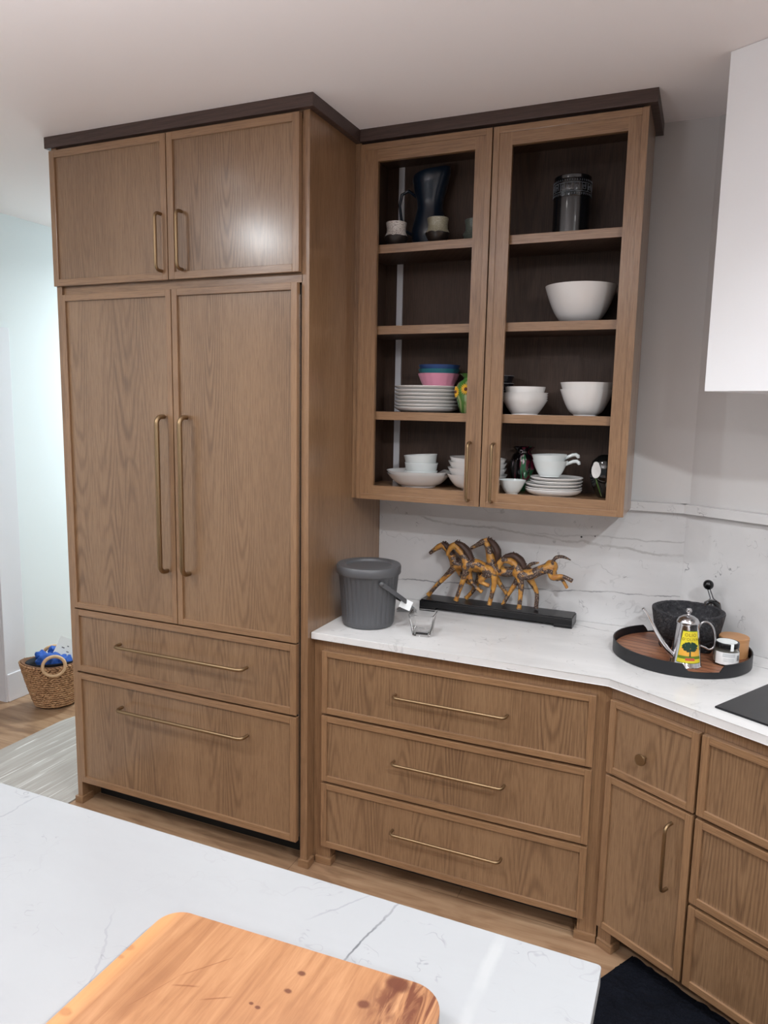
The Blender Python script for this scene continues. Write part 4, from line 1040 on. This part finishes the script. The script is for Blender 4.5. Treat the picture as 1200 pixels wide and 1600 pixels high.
def jl(a0, a1, z0, z1, rr_, mat, n=14):
    k = b_.mi(mat); g_ = [[b_.bm.verts.new((rr_*math.cos(a0+(a1-a0)*i/n), rr_*math.sin(a0+(a1-a0)*i/n), z_)) for i in range(n+1)] for z_ in (z0,z1)]
    for i in range(n):
        q = b_.bm.faces.new((g_[0][i],g_[0][i+1],g_[1][i+1],g_[1][i])); q.material_index = k; q.smooth = True
D = math.radians
jl(D(-97), D(-82), .052, .0735, .0379, 'paper', 4)
b_.box((-.005,-.0379,.0735), (.006,-.028,.0741), 'paper'); b_.build('seal_label', jr, FR)
b_ = MB(); jl(D(-165), D(-28), .007, .046, .0388, 'tag', 30)
for z_ in (.041,.037,.033): jl(D(-130), D(-72), z_, z_+.0012, .0390, 'ink')
for z_ in (.026,.022,.018): jl(D(-125), D(-78), z_, z_+.0007, .0390, 'ink')
for q_ in range(9): jl(D(-62+q_*2.3), D(-62+q_*2.3+(1.3 if q_ % 3 else .7)), .019, .037, .0390, 'inkd', 2)
b_.build('label', jr, FR)
put((lambda b_: (b_.lathe([(0,0),(.044,0),(.046,.002),(.046,.054),(.0455,.055),(.0455,.0575),(.047,.058),(.047,.066),(.045,.068),(0,.068)], 'bamboo', 48), b_)[1])(MB()), 'bamboo_canister', 'round bamboo lidded canister behind the glass jar on the tray', 'canister', (2.528,-.266,zt))

# ------------------------------------------------------------------ cutting board on the island
b_ = MB(); b_.prism([(x_, y_+.045*x_) for x_, y_ in rrect(0,-.52,.449,0,[.050,.035,.03,.03],10)], 0, .036, 'cherry', .005, smooth=False)
put(b_, 'cutting_board', 'thick orange cherry wood cutting board on the island top', 'cutting board', (1.683,-2.062,.9142))

# ------------------------------------------------------------------ woven basket in the hall
BR = math.radians(47)
bs = thing('woven_basket', 'woven rush basket with round handles on the hall floor', 'basket', (-.925,.080,0), BR); FR = WM[bs.name]
def bsk(t, a, lift=0):
    rx = .100+.075*t**.8+lift; ry = .085+.035*t+lift; z_ = .012+.245*t+.020*t*abs(math.cos(a))**2
    return Vector((rx*math.cos(a), ry*math.sin(a), z_))
b_ = MB(); seg = 48
b_.loft([[bsk(0,2*PI*j/seg,-.02) for j in range(seg)]]+[[bsk(t/8,2*PI*j/seg) for j in range(seg)] for t in range(9)]+[[bsk(t/8,2*PI*j/seg,-.012) for j in range(seg)] for t in range(8,-1,-1)], 'rushdark')
random.seed(21)
rows = 19
for rw in range(rows):
    t = (rw+.4)/rows; cnt = 52
    for j in range(cnt):
        a = 2*PI*(j+.5*(rw % 2))/cnt+random.uniform(-.02,.02)
        p = bsk(t, a, .004); tan = (bsk(t, a+.05)-bsk(t, a-.05)).normalized(); up = (bsk(min(t+.05,1), a)-bsk(max(t-.05,0), a)).normalized()
        d_ = (tan*1.0+up*(.30 if (rw % 2) else -.30)+up*random.uniform(-.45,.45)).normalized()
        L = random.uniform(.010,.0135); nrm = tan.cross(up).normalized()
        b_.tube([p-d_*L, p+nrm*.0, p+d_*L], [.0025,random.uniform(.0058,.0072),.0025], 'rush', 6)
b_.build('woven_body', bs, FR, sharp=False)
for s_ in (-1, 1):
    b_ = MB(); pts = []
    for j in range(33):
        a = 2*PI*j/32; pts.append((.058*math.cos(a), s_*.112+s_*(-.012)*math.sin(a), .262+.052*math.sin(a)))
    b_.tube(pts, .0095, 'ring', 10); b_.build('ring_handle', bs, FR)
b_ = MB(); b_.lathe([(0,.19),(.09,.20),(.125,.235),(.150,.262),(.146,.268),(.12,.25),(.08,.215),(0,.205)], 'darkcloth', 40, sy=.62); b_.build('lining', bs, FR)
b_ = MB(); random.seed(4)
for (cx_, cy_, cz_, r_, s3) in ((-.02,-.03,.268,.060,(1.25,.8,.7)), (-.065,.025,.285,.030,(1.1,.8,.8)), (.0,.03,.305,.032,(1,.8,.9)), (.045,-.03,.262,.050,(1,1,.7))):
    vv = b_.ball((cx_,cy_,cz_), r_, 'cyl', s3, 32)
from mathutils import noise as mnoise
for v in b_.bm.verts:
    nv = mnoise.noise_vector(v.co*38); nf = mnoise.noise_vector(v.co*90); v.co += nv*.016 + nf*.005
o = b_.build('blue_cloth', None, FR, sharp=False); tag(o, 'crumpled blue cloth stuffed in the woven basket', 'cloth')
b_ = MB(); tm = FR @ Matrix.Translation((.075,-.015,.30)) @ Matrix.Rotation(math.radians(28),4,'Y') @ Matrix.Rotation(math.radians(-14),4,'X')
b_.box((-.075,-.0006,-.09), (.085,.0006,.075), 'paper', 0, mtx=tm)
for (a_, c_, w_) in ((-.045,.015,.016),(-.02,.03,.01),(-.012,.0,.014)):
    b_.box((a_,-.0010,c_), (a_+w_,-.0006,c_+.006), 'ink', 0, mtx=tm)
o = b_.build('paper_sheet'); tag(o, 'folded white paper sheet sticking out of the woven basket', 'paper')
